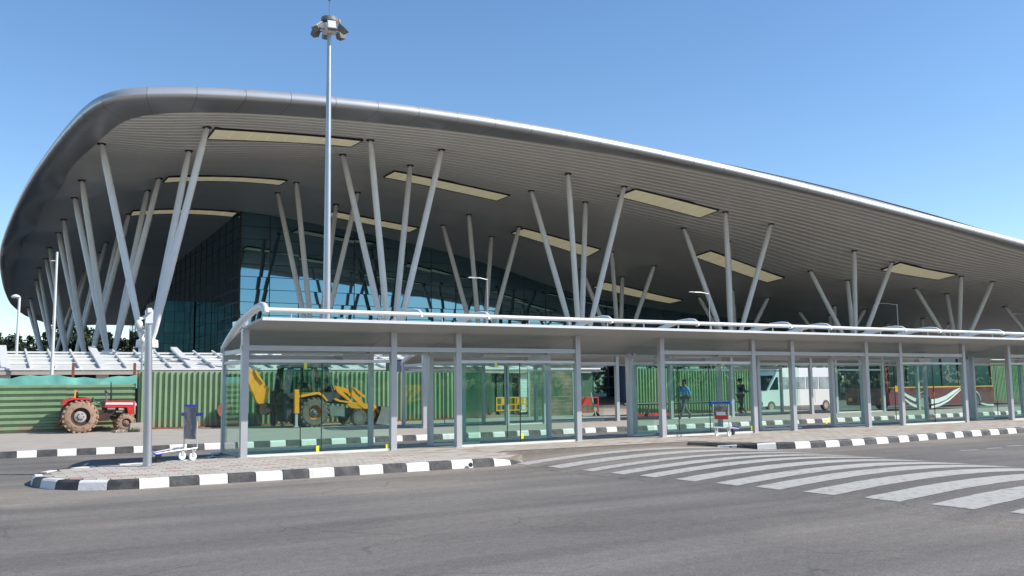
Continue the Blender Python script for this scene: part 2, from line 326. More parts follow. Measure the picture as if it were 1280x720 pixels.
# cracked seam where the table meets the road
mb = MB(); pts = [onz(620, 577), onz(700, 590), onz(800, 600.5), onz(910, 612), onz(1010, 621.5), onz(1120, 632.5), onz(1170, 637), onz(1265, 648)]
for i in range(len(pts)-1):
    for k in range(8):
        a = pts[i].lerp(pts[i+1], k/8); b = pts[i].lerp(pts[i+1], (k+1)/8); wd = .008+.012*random.random() if i < 5 else .02+.03*random.random()
        if random.random() < .25 and i < 5: continue
        mb.quad([(a.x-wd, a.y, .0035), (a.x+wd, a.y+.02, .0035), (b.x+wd*random.random(), b.y+.02, .0035), (b.x-wd*random.random(), b.y, .0035)])
stuff(tag(mb.build('road_crack', M_crack, fixn=False), 'dark ragged crack in the road along the near edge of the crossing', 'crack')); 

# islands -------------------------------------------------------------
isl1 = [(10.9, 18.6), (10.85, 17.9), (10.4, 17.35), (9.6, 17.12), (2.7, 17.08), (2.1, 17.2), (1.6, 17.55), (1.25, 18.1), (1.08, 18.8), (1.15, 19.6), (1.5, 20.3), (2.2, 20.75), (3.3, 21.0), (4.5, 21.5), (5.0, 22.4), (5.15, 23.3), (16, 23.35)]
isl2 = [(16.55, 18.6), (16.9, 17.9), (17.4, 17.25), (18.2, 16.85), (19.5, 16.7), (22, 16.75), (26, 17.2), (32, 17.5), (70, 17.5), (110, 17.5)]
PV = .16
def inset(poly, d, sgn):
    out = []
    for i, p in enumerate(poly):
        a = Vector(poly[max(i-1, 0)]); b = Vector(poly[min(i+1, len(poly)-1)]); t_ = (b-a).normalized(); out.append((p[0]+t_.y*d*sgn, p[1]-t_.x*d*sgn))
    return out
def spline(poly, k=5):
    P = [Vector(p) for p in poly]; out = []
    for i in range(len(P)-1):
        p0 = P[max(i-1, 0)]; p1 = P[i]; p2 = P[i+1]; p3 = P[min(i+2, len(P)-1)]
        for q in range(k):
            t_ = q/k; out.append(tuple(.5*((2*p1)+(p2-p0)*t_+(2*p0-5*p1+4*p2-p3)*t_*t_+(3*p1-3*p2+p3-p0)*t_**3)))
    return out+[tuple(P[-1])]
isl1 = inset(isl1, .07, 1); isl2 = inset(isl2, .07, -1)
base_poly = isl1[::-1] + [(10.9, 18.9), (16.5, 18.9)] + isl2 + [(110, 23.35)]
pave = MB(); pave.v = [(x, y, PV-.012) for x, y in base_poly] + [(x, y, -.03) for x, y in base_poly]; n = len(base_poly)
pave.f.append(tuple(range(n)))
for i in range(n): pave.f.append((i, (i+1) % n, n+(i+1) % n, n+i))
pavement = struct(pave.build('pavement', M_joint)); pavement.location = (0, 0, 0)
def inside(p, poly):
    x, y = p; c = False
    for i in range(len(poly)):
        x1, y1 = poly[i]; x2, y2 = poly[i-1]
        if (y1 > y) != (y2 > y) and x < (x2-x1)*(y-y1)/(y2-y1)+x1: c = not c
    return c
# pavers (brick bond, each 0.40 x 0.20); near ones single, the rest joined
pm = [MB().bevbox((0, 0, -.03), (.392, .192, 0), .006).mesh('paver', M_pav[k]) for k in range(3)]
rest = [MB(), MB(), MB()]; cand = []
bigpoly = base_poly
ny = 0; y = 17.0
while y < 23.3:
    x = 1.0 + (.2 if ny % 2 else 0)
    while x < 60:
        if all(inside((x+dx, y+dy), bigpoly) for dx in (-.0, .39) for dy in (0, .19)):
            inset = min(abs(y-17.08), 9)
            pink = ((int(x/.4)+2*ny) % 7 == 0 and random.random() < .45) or random.random() < .015
            cand.append((math.hypot(x, y), x, y, 2 if pink else (0 if random.random() < .5 else 1)))
        x += .4
    y += .2; ny += 1
def spx(c):  # how large a paver shows
    return c[0]
cand.sort(key=spx); cnt = 0
for d, x, y, k in cand:
    zj = random.uniform(-.002, .002)
    if cnt < 300 and y < 21.3:
        o = link('paver', pm[k], pavement, None); o.location = (x, y, PV+zj); cnt += 1
    else:
        rest[k].quad([(x, y, PV+zj), (x+.392, y, PV+zj), (x+.392, y+.192, PV+zj), (x, y+.192, PV+zj)])
for k in range(3): stuff(rest[k].build('far_pavers', M_pav[k], pavement, fixn=False))

def resample(poly, step, start=0.0):
    out = []; acc = -start; P = [Vector((*p, 0)) for p in poly]; L = 0; segs = []
    for a, b in zip(P, P[1:]): segs.append((L, a, b)); L += (b-a).length
    s = start
    while s < L:
        for l0, a, b in segs:
            ln = (b-a).length
            if l0 <= s <= l0+ln: out.append(a.lerp(b, (s-l0)/ln)); break
        s += step
    return out
def kerb_run(poly, step, name_label, first_white, outside, h=PV, wd=.16, taper=None):
    par = bpy.data.objects.new('kerb', None); COL.objects.link(par); par['kind'] = 'structure'
    P = resample(poly, step); col = first_white
    for i in range(len(P)-1):
        a, b = P[i], P[i+1]; t = (b-a).normalized(); nrm = Vector((t.y, -t.x, 0))*outside
        pr = P[i-1] if i else a-t; nx = P[i+2] if i+2 < len(P) else b+t
        na = ((a-pr).normalized()+t).normalized(); nb = ((nx-b).normalized()+t).normalized()
        oa = Vector((na.y, -na.x, 0))*outside; ob = Vector((nb.y, -nb.x, 0))*outside
        ha = hb = h + random.uniform(-.004, .006)
        if taper:
            ha = taper(a)*ha; hb = taper(b)*hb
        a2 = a + t*.006; b2 = b - t*.006; mb = MB()
        # chamfered face section: (offset outward, z)
        sec = [(-wd, -.02), (-wd, 1), (-.035, 1.0), (0.0, .80), (.03, .0)]
        n0 = 0
        for (base, off, hh) in ((a2, oa, ha), (b2, ob, hb)):
            for o_, z_ in sec:
                q = base + off*o_; mb.v.append((q.x, q.y, hh*z_ + (.004 if z_ == 1 and o_ > -.1 else .003) if z_ > 0 else -.02))
        k = len(sec)
        for q in range(k-1): mb.f.append((q, q+1, k+q+1, k+q))
        mb.f.append(tuple(range(k))); mb.f.append(tuple(range(2*k-1, k-1, -1)))
        mb.f.append((0, k, 2*k-1, k-1))
        mb.build('kerb_stone', M_kw if col else M_kb, par); col = not col
    return par
# island nose and front: run from the crossing leftwards round the nose
run1 = [(2.6, 17.08), (2.1, 17.2), (1.6, 17.55), (1.25, 18.1), (1.08, 18.8), (1.15, 19.6), (1.5, 20.3), (2.2, 20.75), (3.3, 21.0), (4.5, 21.5), (5.0, 22.4), (5.15, 23.3)]
kerb_run(spline(run1), .50, '', False, -1)
kerb_run([(2.6, 17.08), (9.6, 17.12), (10.4, 17.35), (10.85, 17.9), (10.95, 18.5)], .5, '', True, 1, taper=lambda p: max(.12, min(1, (10.75-p.x)/1.1)) if p.y < 17.9 else .12)
kerb_run([(15.9, 19.3), (16.35, 18.6), (16.85, 17.9), (17.4, 17.25), (18.2, 16.85), (19.5, 16.7), (22, 16.75), (26, 17.2), (32, 17.5), (70, 17.5)], .5, '', False, 1, taper=lambda p: max(.12, min(1, (p.x-16.0)/1.6)))
kerb_run([(5.2, 23.3), (60, 23.35)], .5, '', True, -1)
# far pavement behind the service lane
YF = 27.25
mb = MB().box((-60, YF+.1, -.03), (41.0, 40.6, PV-.004)); struct(mb.build('far_pavement', M_conc))
struct(MB().box((41.0, YF+.1, -.04), (140, 32.0, PV-.006)).build('far_pavement', M_conc))
mb = MB().quad([(41.0, 32.0, .002), (140, 32.0, .002), (140, 60, .002), (41.0, 60, .002)]); struct(mb.build('bus_bay_road', ASPH, fixn=False))
struct(MB().quad([(-80, 60.02, .0), (220, 60.02, .0), (220, 230, .0), (-80, 230, .0)]).build('apron_paving', M_apron, fixn=False))
struct(MB().quad([(-60, 40.6, .002), (41, 40.6, .002), (41, 60, .002), (-60, 60, .002)]).build('yard', M_earth, fixn=False))
kerb_run([(-12, YF), (58, YF)], .47, '', True, 1)

# ================================================================== TERMINAL
term = thing('terminal_building', 'huge airport terminal with curved silver roof, raking white columns and blue reflective glass', 'terminal', (28, 67, 0))
outer_px = [(-5, 430, 190), (60, 408, 176), (20, 400, 166), (9, 384, 156), (3, 366, 147), (0, 342, 135), (-3, 320, 124), (0, 300, 113), (5, 285, 104), (18, 252, 93), (30, 225, 85), (45, 202, 77.5), (60, 180, 71.5), (80, 153, 65.5), (100, 130, 61), (115, 119, 59), (130, 112, 57.9), (148, 107.5, 57.2), (165, 105, 56.9), (220, 103, 56.7), (300, 107, 56.6), (400, 115, 56.4), (500, 125, 56.1), (600, 141, 55.7), (700, 157, 55.2), (800, 178, 54.7), (900, 200, 54.0), (1000, 224, 53.2), (1100, 251, 52.3), (1200, 276, 51.4), (1280, 298, 50.7)][1:]
inner_px = [(75, 409, 172), (28, 403, 168), (13, 385, 160), (11, 362, 150), (14, 340, 140), (18, 322, 131), (25, 305, 122), (47, 265, 101), (58, 247, 93), (70, 230, 86), (85, 215, 80.5), (100, 200, 76), (125, 176, 69.3), (132, 168, 66.5), (140, 161, 64.2), (150, 154, 62.4), (162, 148.5, 61.2), (176, 143.5, 60.4), (195, 140.2, 59.8), (240, 139, 59.5), (340, 141, 59.3), (400, 146, 59.1), (540, 159, 58.7), (600, 168, 58.4), (660, 177, 58.0), (740, 189, 57.6), (850, 207, 56.9), (960, 228, 56.0), (1070, 254, 55.1), (1160, 279, 54.3), (1280, 314, 53.4)]
OUT = [ony(*p) for p in outer_px]; INN = [ony(*p) for p in inner_px]
for i, p in enumerate(outer_px):
    if p[2] > 118: OUT[i].z += min(1.2, (p[2]-118)/25)
def extend(L, n, dx):
    a, b = L[-3], L[-1]; d = (b-a)/(b.x-a.x)
    for k in range(n): L.append(b + Vector((d.x, d.y*.8, d.z*(1-.0*k)))*dx*(k+1))
extend(OUT, 3, 15); extend(INN, 3, 15)
def arclen(L):
    s = [0]
    for a, b in zip(L, L[1:]): s.append(s[-1]+(b-a).length)
    return s
def samp(L, S, s):
    s = max(0, min(S[-1]-1e-6, s))
    for i in range(len(L)-1):
        if S[i] <= s <= S[i+1]:
            # catmull-rom
            p0 = L[max(i-1, 0)]; p1 = L[i]; p2 = L[i+1]; p3 = L[min(i+2, len(L)-1)]; t = (s-S[i])/(S[i+1]-S[i]+1e-9)
            lin = p1.lerp(p2, t)
            cr = .5*((2*p1)+(p2-p0)*t+(2*p0-5*p1+4*p2-p3)*t*t+(3*p1-3*p2+p3-p0)*t**3)
            return lin.lerp(cr, .6)
    return L[-1]
# smooth the outlines a little
def smooth(L, n=2):
    for _ in range(n): L = [L[0]] + [L[i]*.6+(L[i-1]+L[i+1])*.2 for i in range(1, len(L)-1)] + [L[-1]]
    return L
OUTs = smooth(OUT, 2); INNs = smooth(INN, 4)
SO = arclen(OUTs); SI = arclen(INNs)
# anchors so that outer and inner stations face each other across the band
def nearest_s(L, S, f):
    best = min(((f(samp(L, S, S[-1]*k/1500)), S[-1]*k/1500) for k in range(1501)), key=lambda t: t[0]); return best[1]
anch = [(0, 0)]
for yy in (150, 122, 100, 85, 75): anch.append((nearest_s(OUTs, SO, lambda p: abs(p.y-yy)+(1e3 if p.x > 15 else 0)), nearest_s(INNs, SI, lambda p: abs(p.y-yy-.0)+(1e3 if p.x > 15 else 0))))
anch.append((nearest_s(OUTs, SO, lambda p: (p-Vector((5.2, 59.0, p.z))).length), nearest_s(INNs, SI, lambda p: (p-Vector((7.9, 62.8, p.z))).length)))
for xx in (12, 20, 40, 60, 80, 100): anch.append((nearest_s(OUTs, SO, lambda p: abs(p.x-xx)+(1e3 if p.y > 61 else 0)), nearest_s(INNs, SI, lambda p: abs(p.x-xx)+(1e3 if p.y > 62 else 0))))
anch.append((SO[-1], SI[-1]))
anch = sorted(anch)
def mapS(s): return float(np.interp(s, [a[0] for a in anch], [a[1] for a in anch]))
def profile(s):
    O = samp(OUTs, SO, s); I = samp(INNs, SI, mapS(s)); n = Vector((I.x-O.x, I.y-O.y, 0)).normalized(); z = O.z
    Q = [Vector((I.x, I.y, max(I.z+1.0, z-.1)))]
    for off, dz in ((1.1, .04), (.65, .02), (.38, -.03), (.22, -.11), (.11, -.23), (.04, -.38), (0, -.54), (.03, -.66), (.12, -.75), (.34, -.82)):
        Q.append(Vector((O.x, O.y, 0)) + n*off + Vector((0, 0, z+dz)))
    e = Q[-1]; L = Vector((I.x, I.y, float(soff(I.x, I.y))-.06))
    Q += [e.lerp(L, .35)+Vector((0, 0, -.05)), e.lerp(L, .7)+Vector((0, 0, -.05)), L, L+Vector((0, 0, .3))]
    return Q
# soffit height field (thin-plate spline through the column heads and the eave)
CP = []
def cp(y, lst):
    for x, z in lst: CP.append((x, y, z))
cp(64, [(13.5, 19.8), (25.5, 20.4), (31.5, 20.4), (43.5, 19.76), (49.5, 19.25), (61.5, 17.98), (67.5, 17.32), (79.5, 15.42), (85.5, 14.6), (97.5, 13.66), (103.5, 13.3)])
cp(70, [(7.5, 19.3), (13.5, 19.5), (25.2, 20.65), (31.2, 20.45), (43.2, 19.45), (49.2, 18.96), (61.4, 17.38), (79.4, 14.0), (85.2, 13.27), (97.2, 12.89), (103.2, 12.46)])
cp(82, [(7.5, 19.0), (13.5, 19.9), (25.5, 20.74), (31.2, 20.39), (43.3, 19.26), (49.2, 18.48), (61.5, 16.54), (67.3, 15.33), (85, 12.4), (103, 11.5)])
cp(88, [(7.5, 18.7), (13.5, 20.0), (25.4, 20.9), (31.2, 20.3), (43.2, 19.13), (49.2, 18.35), (62, 15.2), (67.4, 14.7)])
for px, py in ((300, 264), (400, 281), (480, 297), (560, 316), (640, 340), (720, 368)):
    p = ony(px, py, 98); CP.append((p.x, 98, p.z))
cp(103, [(7.5, 18.2), (13.5, 19.7), (103, 10.5)]); cp(120, [(7.5, 17.8), (13.5, 19.4), (30, 19.5), (60, 15.5), (100, 10)])
cp(142, [(8, 17.2), (13.5, 18.8), (40, 17)]); cp(160, [(9, 15.0), (20, 15.5), (50, 14.5), (100, 9.5)]); cp(172, [(12, 13.2), (17, 13.0), (30, 12.8), (60, 12), (100, 9)])
for i, p in enumerate(INNs):
    if i % 2 == 0: CP.append((p.x, p.y, p.z+.1))
CP = np.array(CP)
def tps(r2): return np.where(r2 > 0, .5*r2*np.log(np.maximum(r2, 1e-12)), 0)
Sx = 60.0
A = CP[:, :2]/Sx; n = len(A); D2 = ((A[:, None]-A[None])**2).sum(-1); K = tps(D2)+np.eye(n)*2e-4
Pm = np.hstack([np.ones((n, 1)), A]); LHS = np.block([[K, Pm], [Pm.T, np.zeros((3, 3))]]); SOL = np.linalg.solve(LHS, np.concatenate([CP[:, 2], np.zeros(3)]))
def soff(x, y):
    q = np.stack([np.asarray(x, float), np.asarray(y, float)], -1)/Sx; sh = q.shape[:-1]; q = q.reshape(-1, 2)
    r2 = ((q[:, None]-A[None])**2).sum(-1); z = tps(r2) @ SOL[:n] + SOL[n] + q @ SOL[n+1:]
    return z.reshape(sh)
fas = MB(); # backing ring, slightly inside, closes the panel joints
NP = int(SO[-1]/2.9)
fascia = bpy.data.objects.new('fascia', None); COL.objects.link(fascia); fascia.parent = term; fascia.matrix_parent_inverse = W(term).inverted()
for i in range(NP):
    s0 = SO[-1]*i/NP; s1 = SO[-1]*(i+1)/NP; gap = .013; mb = MB(); rows = 5
    for r in range(rows):
        Q = profile(s0+gap+(s1-s0-2*gap)*r/(rows-1)); mb.v += [tuple(q) for q in Q]
    k = len(Q)
    for r in range(rows-1):
        for q in range(k-1): mb.f.append((r*k+q, r*k+q+1, (r+1)*k+q+1, (r+1)*k+q))
    mb.build('fascia_panel', M_fascia, fascia, auto=50)
mb = MB(); st = NP*3
for r in range(st+1):
    Q = profile(SO[-1]*r/st); c = sum(Q, Vector())/len(Q)
    for q in Q[:-1]: mb.v.append(tuple(q + (c-q).normalized()*.05))
k = len(Q)-1
for r in range(st):
    for q in range(k-1): mb.f.append((r*k+q, r*k+q+1, (r+1)*k+q+1, (r+1)*k+q))
mb.build('fascia_backing', M_dark, term)

INNd = [samp(INNs, SI, SI[-1]*k/600) for k in range(601)]
xe_front = [p.x for p in INNs if p.y < 60.0 and p.x > 9]; ye_front = [p.y for p in INNs if p.y < 60.0 and p.x > 9]
ysh0 = float(np.interp(12, xe_front, ye_front))
def gsh(x): return np.interp(x, [12]+[v for v in xe_front if v > 12], [0]+[yy-ysh0 for v, yy in zip(xe_front, ye_front) if v > 12])
lb = sorted([(p.y, p.x) for p in INNd if p.x < 12.5])
lb_y = [a for a, b in lb]; lb_x = [b for a, b in lb]
def xL(yp): return float(np.interp(yp, lb_y, lb_x))
YB = 171.5
rows = [ysh0+.0]; y = ysh0; PIT = .76
while y < YB:
    rows += [y+.03, y+.50, y+.53, y+.73]; y += PIT
ncol = 70; mbv = []; XR = 138
rr = np.array(rows); X = np.array([[xL(v)+(XR-xL(v))*(i/ncol)**1.3 for i in range(ncol+1)] for v in rr]); Yp = np.repeat(rr[:, None], ncol+1, 1); Y = Yp + gsh(X)
Z = soff(X, Y)
ph = (Yp-ysh0) % PIT
gd = np.interp(Yp-ysh0, [0, 8, 15, 24, 200], [.10, .09, .04, .015, .015])
Z = Z + np.where((ph < .025) | (ph > .52), gd, 0.0)
mb = MB(); mb.v = [tuple(v) for v in np.stack([X, Y, Z], -1).reshape(-1, 3).tolist()]
w_ = ncol+1
mb.f = [(r*w_+c, r*w_+c+1, (r+1)*w_+c+1, (r+1)*w_+c) for r in range(len(rows)-1) for c in range(ncol)]
soffit = mb.build('soffit', M_soff, term, fixn=False)
# upper roof skin
rr = np.linspace(ysh0, YB, 46); X = np.array([[xL(v)+(XR-xL(v))*(i/50)**1.3 for i in range(51)] for v in rr]); Yp = np.repeat(rr[:, None], 51, 1); Y = Yp+gsh(X); Z = soff(X, Y)
dd = np.minimum(np.minimum(X-X[:, :1], Yp-ysh0), YB-Yp); Z = Z+1.0+2.4*(1-np.exp(-dd/14))
mb = MB(); mb.v = [tuple(v) for v in np.stack([X, Y, Z], -1).reshape(-1, 3).tolist()]; mb.f = [(r*51+c, r*51+c+1, (r+1)*51+c+1, (r+1)*51+c) for r in range(45) for c in range(50)]
mb.build('roof_skin', M_rtop, term, smooth=True, fixn=False)
mb = MB()
for i in range(60):
    x0 = 11+(XR-11)*i/60; x1 = 11+(XR-11)*(i+1)/60; ya = YB+float(gsh(x0)); yb = YB+float(gsh(x1)); za = float(soff(x0, ya)); zb = float(soff(x1, yb))
    mb.hexa([(x0, ya-.5, za-.05), (x1, yb-.5, zb-.05), (x1, yb+.6, zb-.05), (x0, ya+.6, za-.05), (x0, ya-.5, za+1.1), (x1, yb-.5, zb+1.1), (x1, yb+.6, zb+1.1), (x0, ya+.6, za+1.1)])
mb.build('rear_fascia', M_fascia, term)

# skylight panels set in the soffit (between alternate column bays)
def skylight(px_quad, yg):
    # long side runs with the eave; find its x range on the soffit
    def hit(px, py):
        y = yg
        for _ in range(30):
            p = ony(px, py, y); zs = float(soff(p.x, p.y)); y += (zs-p.z)*2.2; y = max(58, min(150, y))
        return ony(px, py, y)
    (xa, ya), (xb, yb), wdt = px_quad
    a = hit(xa, ya); b = hit(xb, yb); yc = (a.y+b.y)/2 if yg < 75 or True else 0
    x0, x1 = a.x, b.x; sk = bpy.data.objects.new('skylight', None); COL.objects.link(sk); sk.parent = term; sk.location = (0, 0, 0); sk.matrix_parent_inverse = W(term).inverted()
    NX = 8; y0, y1 = yc-wdt/2, yc+wdt/2; pan = MB(); fr = MB()
    for i in range(NX):
        for (X0, X1) in ((x0+(x1-x0)*i/NX, x0+(x1-x0)*(i+1)/NX),):
            P = [(X0+.02, y0), (X1-.02, y0), (X1-.02, y1), (X0+.02, y1)]
            zz = [float(soff(*q)) for q in P]
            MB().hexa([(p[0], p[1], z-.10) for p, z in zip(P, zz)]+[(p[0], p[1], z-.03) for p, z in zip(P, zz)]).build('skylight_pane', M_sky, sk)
            for yy0, yy1 in ((y0-.07, y0-.01), (y1+.01, y1+.07)):
                P = [(X0, yy0), (X1, yy0), (X1, yy1), (X0, yy1)]; zz = [float(soff(*q)) for q in P]
                fr.hexa([(p[0], p[1], z-.15) for p, z in zip(P, zz)]+[(p[0], p[1], z+.05) for p, z in zip(P, zz)])
    for X0, X1 in ((x0-.05, x0), (x1, x1+.05)):
        P = [(X0, y0-.07), (X1, y0-.07), (X1, y1+.07), (X0, y1+.07)]; zz = [float(soff(*q)) for q in P]
        fr.hexa([(p[0], p[1], z-.14) for p, z in zip(P, zz)]+[(p[0], p[1], z+.05) for p, z in zip(P, zz)])
    fr.build('skylight_frame', M_dark, sk)
    return (a, b)
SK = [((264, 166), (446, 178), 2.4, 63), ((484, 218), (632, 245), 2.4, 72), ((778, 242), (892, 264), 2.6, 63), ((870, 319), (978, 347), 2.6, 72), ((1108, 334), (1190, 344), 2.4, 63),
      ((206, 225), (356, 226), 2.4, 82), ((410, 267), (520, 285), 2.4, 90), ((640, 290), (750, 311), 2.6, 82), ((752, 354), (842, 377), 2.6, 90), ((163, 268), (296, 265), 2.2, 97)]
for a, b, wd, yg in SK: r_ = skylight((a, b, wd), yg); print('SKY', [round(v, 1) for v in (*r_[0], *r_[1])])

# branching columns
def column(x0, y0, skip=(), zb=5.4):
    c = bpy.data.objects.new('column', None); COL.objects.link(c); c.parent = term; c.location = (x0, y0, 0); c.matrix_parent_inverse = W(term).inverted()
    MB().lathe([(.62, 0), (.62, zb-1.4), (.55, zb-1.38), (.55, zb-.75)], (x0, y0, 0), seg=20).build('pedestal', M_colb if y0 > 80 else M_col, c, auto=40)
    MB().lathe([(.72, zb-.75), (.74, zb-.7), (.70, zb-.25), (.3, zb-.1)], (x0, y0, 0), seg=20).build('pedestal_cap', M_col, c, auto=40)
    for i, (sx, sy) in enumerate(((-1, -1), (1, -1), (-1, 1), (1, 1))):
        if (sx, sy) in skip: continue
        top = Vector((x0+3*sx, y0+3*sy, float(soff(x0+3*sx, y0+3*sy))-.02)); bot = Vector((x0+.28*sx, y0+.28*sy, zb-.3))
        d = top-bot
        MB().tube([bot, bot+d*.04, bot+d*.3, bot+d*.9, bot+d*.985, top], [.12, .19, .25, .235, .18, .10], seg=14).build('leg', M_col, c, auto=50)
        MB().lathe([(.30, 0), (.30, .07)], (top.x, top.y, top.z-.06), seg=12).build('head_plate', M_dark, c, auto=40)
for k in range(-1, 7):
    x0 = 28.45+18*k
    for r in range(2):
        if r == 1 and k > 5: continue
        column(x0-(.1*r), 67+18*r, skip=((-1, -1),) if (k == -1 and r == 0) else ())
for r in range(2, 6): column(10.45, 67+18*r)

# glass walls: every pane its own slab, slightly out of true so the sky breaks up in it
CX, CY = 24.3, 98.0
fac = bpy.data.objects.new('glass_facade', None); COL.objects.link(fac); fac.parent = term; fac.location = (CX, CY, 0); fac.matrix_parent_inverse = W(term).inverted()
PW, PH = 3.2, 1.36
pane_me = MB().box((.03, -.02, .03), (PW-.03, .02, PH-.03)).mesh('pane', M_fac)
Zb = 4.2; panes = []
for i in range(34):
    for j in range(-3, 14):
        x = CX+i*PW; z = Zb+j*PH
        if z > float(soff(x+PW/2, CY))-.02 + .4: continue
        panes.append(('f', x, CY, z, math.hypot(x, CY)+(40 if z < 4 else 0)))
sidep = []
for i in range(24):
    for j in range(-1, 13):
        y = CY+i*PW; z = Zb+j*PH
        if z > float(soff(CX, y+PW/2))+.3: continue
        sidep.append(('s', CX, y, z, math.hypot(CX, y)*1.15))
allp = sorted(panes+sidep, key=lambda t: t[4]); rest = MB()
for idx, (kind, x, y, z, d) in enumerate(allp):
    ty, tz = random.gauss(0, .0035), random.gauss(0, .0035)
    rot = Matrix.Rotation((0 if kind == 'f' else -math.pi/2)+tz, 4, 'Z') @ Matrix.Rotation(ty, 4, 'X')
    if kind == 's': m = Matrix.Translation((x, y+PW, z)) @ rot
    else: m = Matrix.Translation((x, y, z)) @ rot
    if kind == 's': m = Matrix.Translation((x, y+PW, z)) @ rot
    if idx < 300:
        o = bpy.data.objects.new('pane', pane_me); COL.objects.link(o); o.parent = fac; o.matrix_parent_inverse = W(fac).inverted(); o.matrix_basis = m
    else:
        q = [m @ Vector(p) for p in ((.03, -.02, .03), (PW-.03, -.02, .03), (PW-.03, -.02, PH-.03), (.03, -.02, PH-.03))] if kind == 'f' else [m @ Vector(p) for p in ((.03, -.02, .03), (PW-.03, -.02, .03), (PW-.03, -.02, PH-.03), (.03, -.02, PH-.03))]
        rest.quad(q)
stuff(rest.build('distant_panes', M_fac, fac, fixn=False))
mb = MB()
for i in range(35):
    x = CX+i*PW; zt = float(soff(x, CY))+.5; mb.box((x-.035, CY-.07, 0), (x+.035, CY+.12, zt))
for j in range(-3, 14):
    z = Zb+j*PH; xs = [CX+i for i in range(109) if float(soff(CX+i, CY))+.4 > z]
    if xs: mb.box((CX+.05, CY-.045, z-.03), (max(xs), CY+.05, z+.03))
for i in range(25):
    y = CY+i*PW; zt = float(soff(CX, y))+.3; mb.box((CX-.07, y-.035, 0), (CX+.1, y+.035, zt))
for j in range(-3, 13):
    z = Zb+j*PH; ysx = [CY+i for i in range(77) if float(soff(CX, CY+i))+.3 > z]
    if ysx: mb.box((CX-.045, CY+.05, z-.03), (CX+.05, max(ysx), z+.03))
mb.build('mullion', M_mul, fac)
MB().box((CX+.5, CY+.5, 0), (CX+110, CY+.9, 8)).box((CX+.5, CY+.9, 0), (CX+.9, CY+76, 8)).build('inner_wall', M_int, term)
# big dark hall behind so nothing shows through
MB().ext([(CX+.9, 0), (XR-4, 0), (XR-4, 8.5), (100, 8.8), (60, 12), (CX+.9, 15)], CY+1.2, CY+70).build('hall_core', M_int, term)
# teal glazed stair core standing in front of the side wall
core = bpy.data.objects.new('stair_core', None); COL.objects.link(core); core.parent = term; core.location = (22, 122, 0); core.matrix_parent_inverse = W(term).inverted()
MB().box((19.5, 120.1, 0), (24.2, 127, 12.9)).build('core_body', M_mul, core)
cp_me = MB().box((.02, -.02, .02), (1.14, .02, 1.32)).mesh('core_pane', M_facd)
for i in range(4):
    for j in range(9):
        o = link('core_pane', cp_me, core); o.matrix_basis = Matrix.Translation((19.5+i*1.17, 120.05, .85+j*1.34)) @ Matrix.Rotation(random.gauss(0, .01), 4, 'Z')

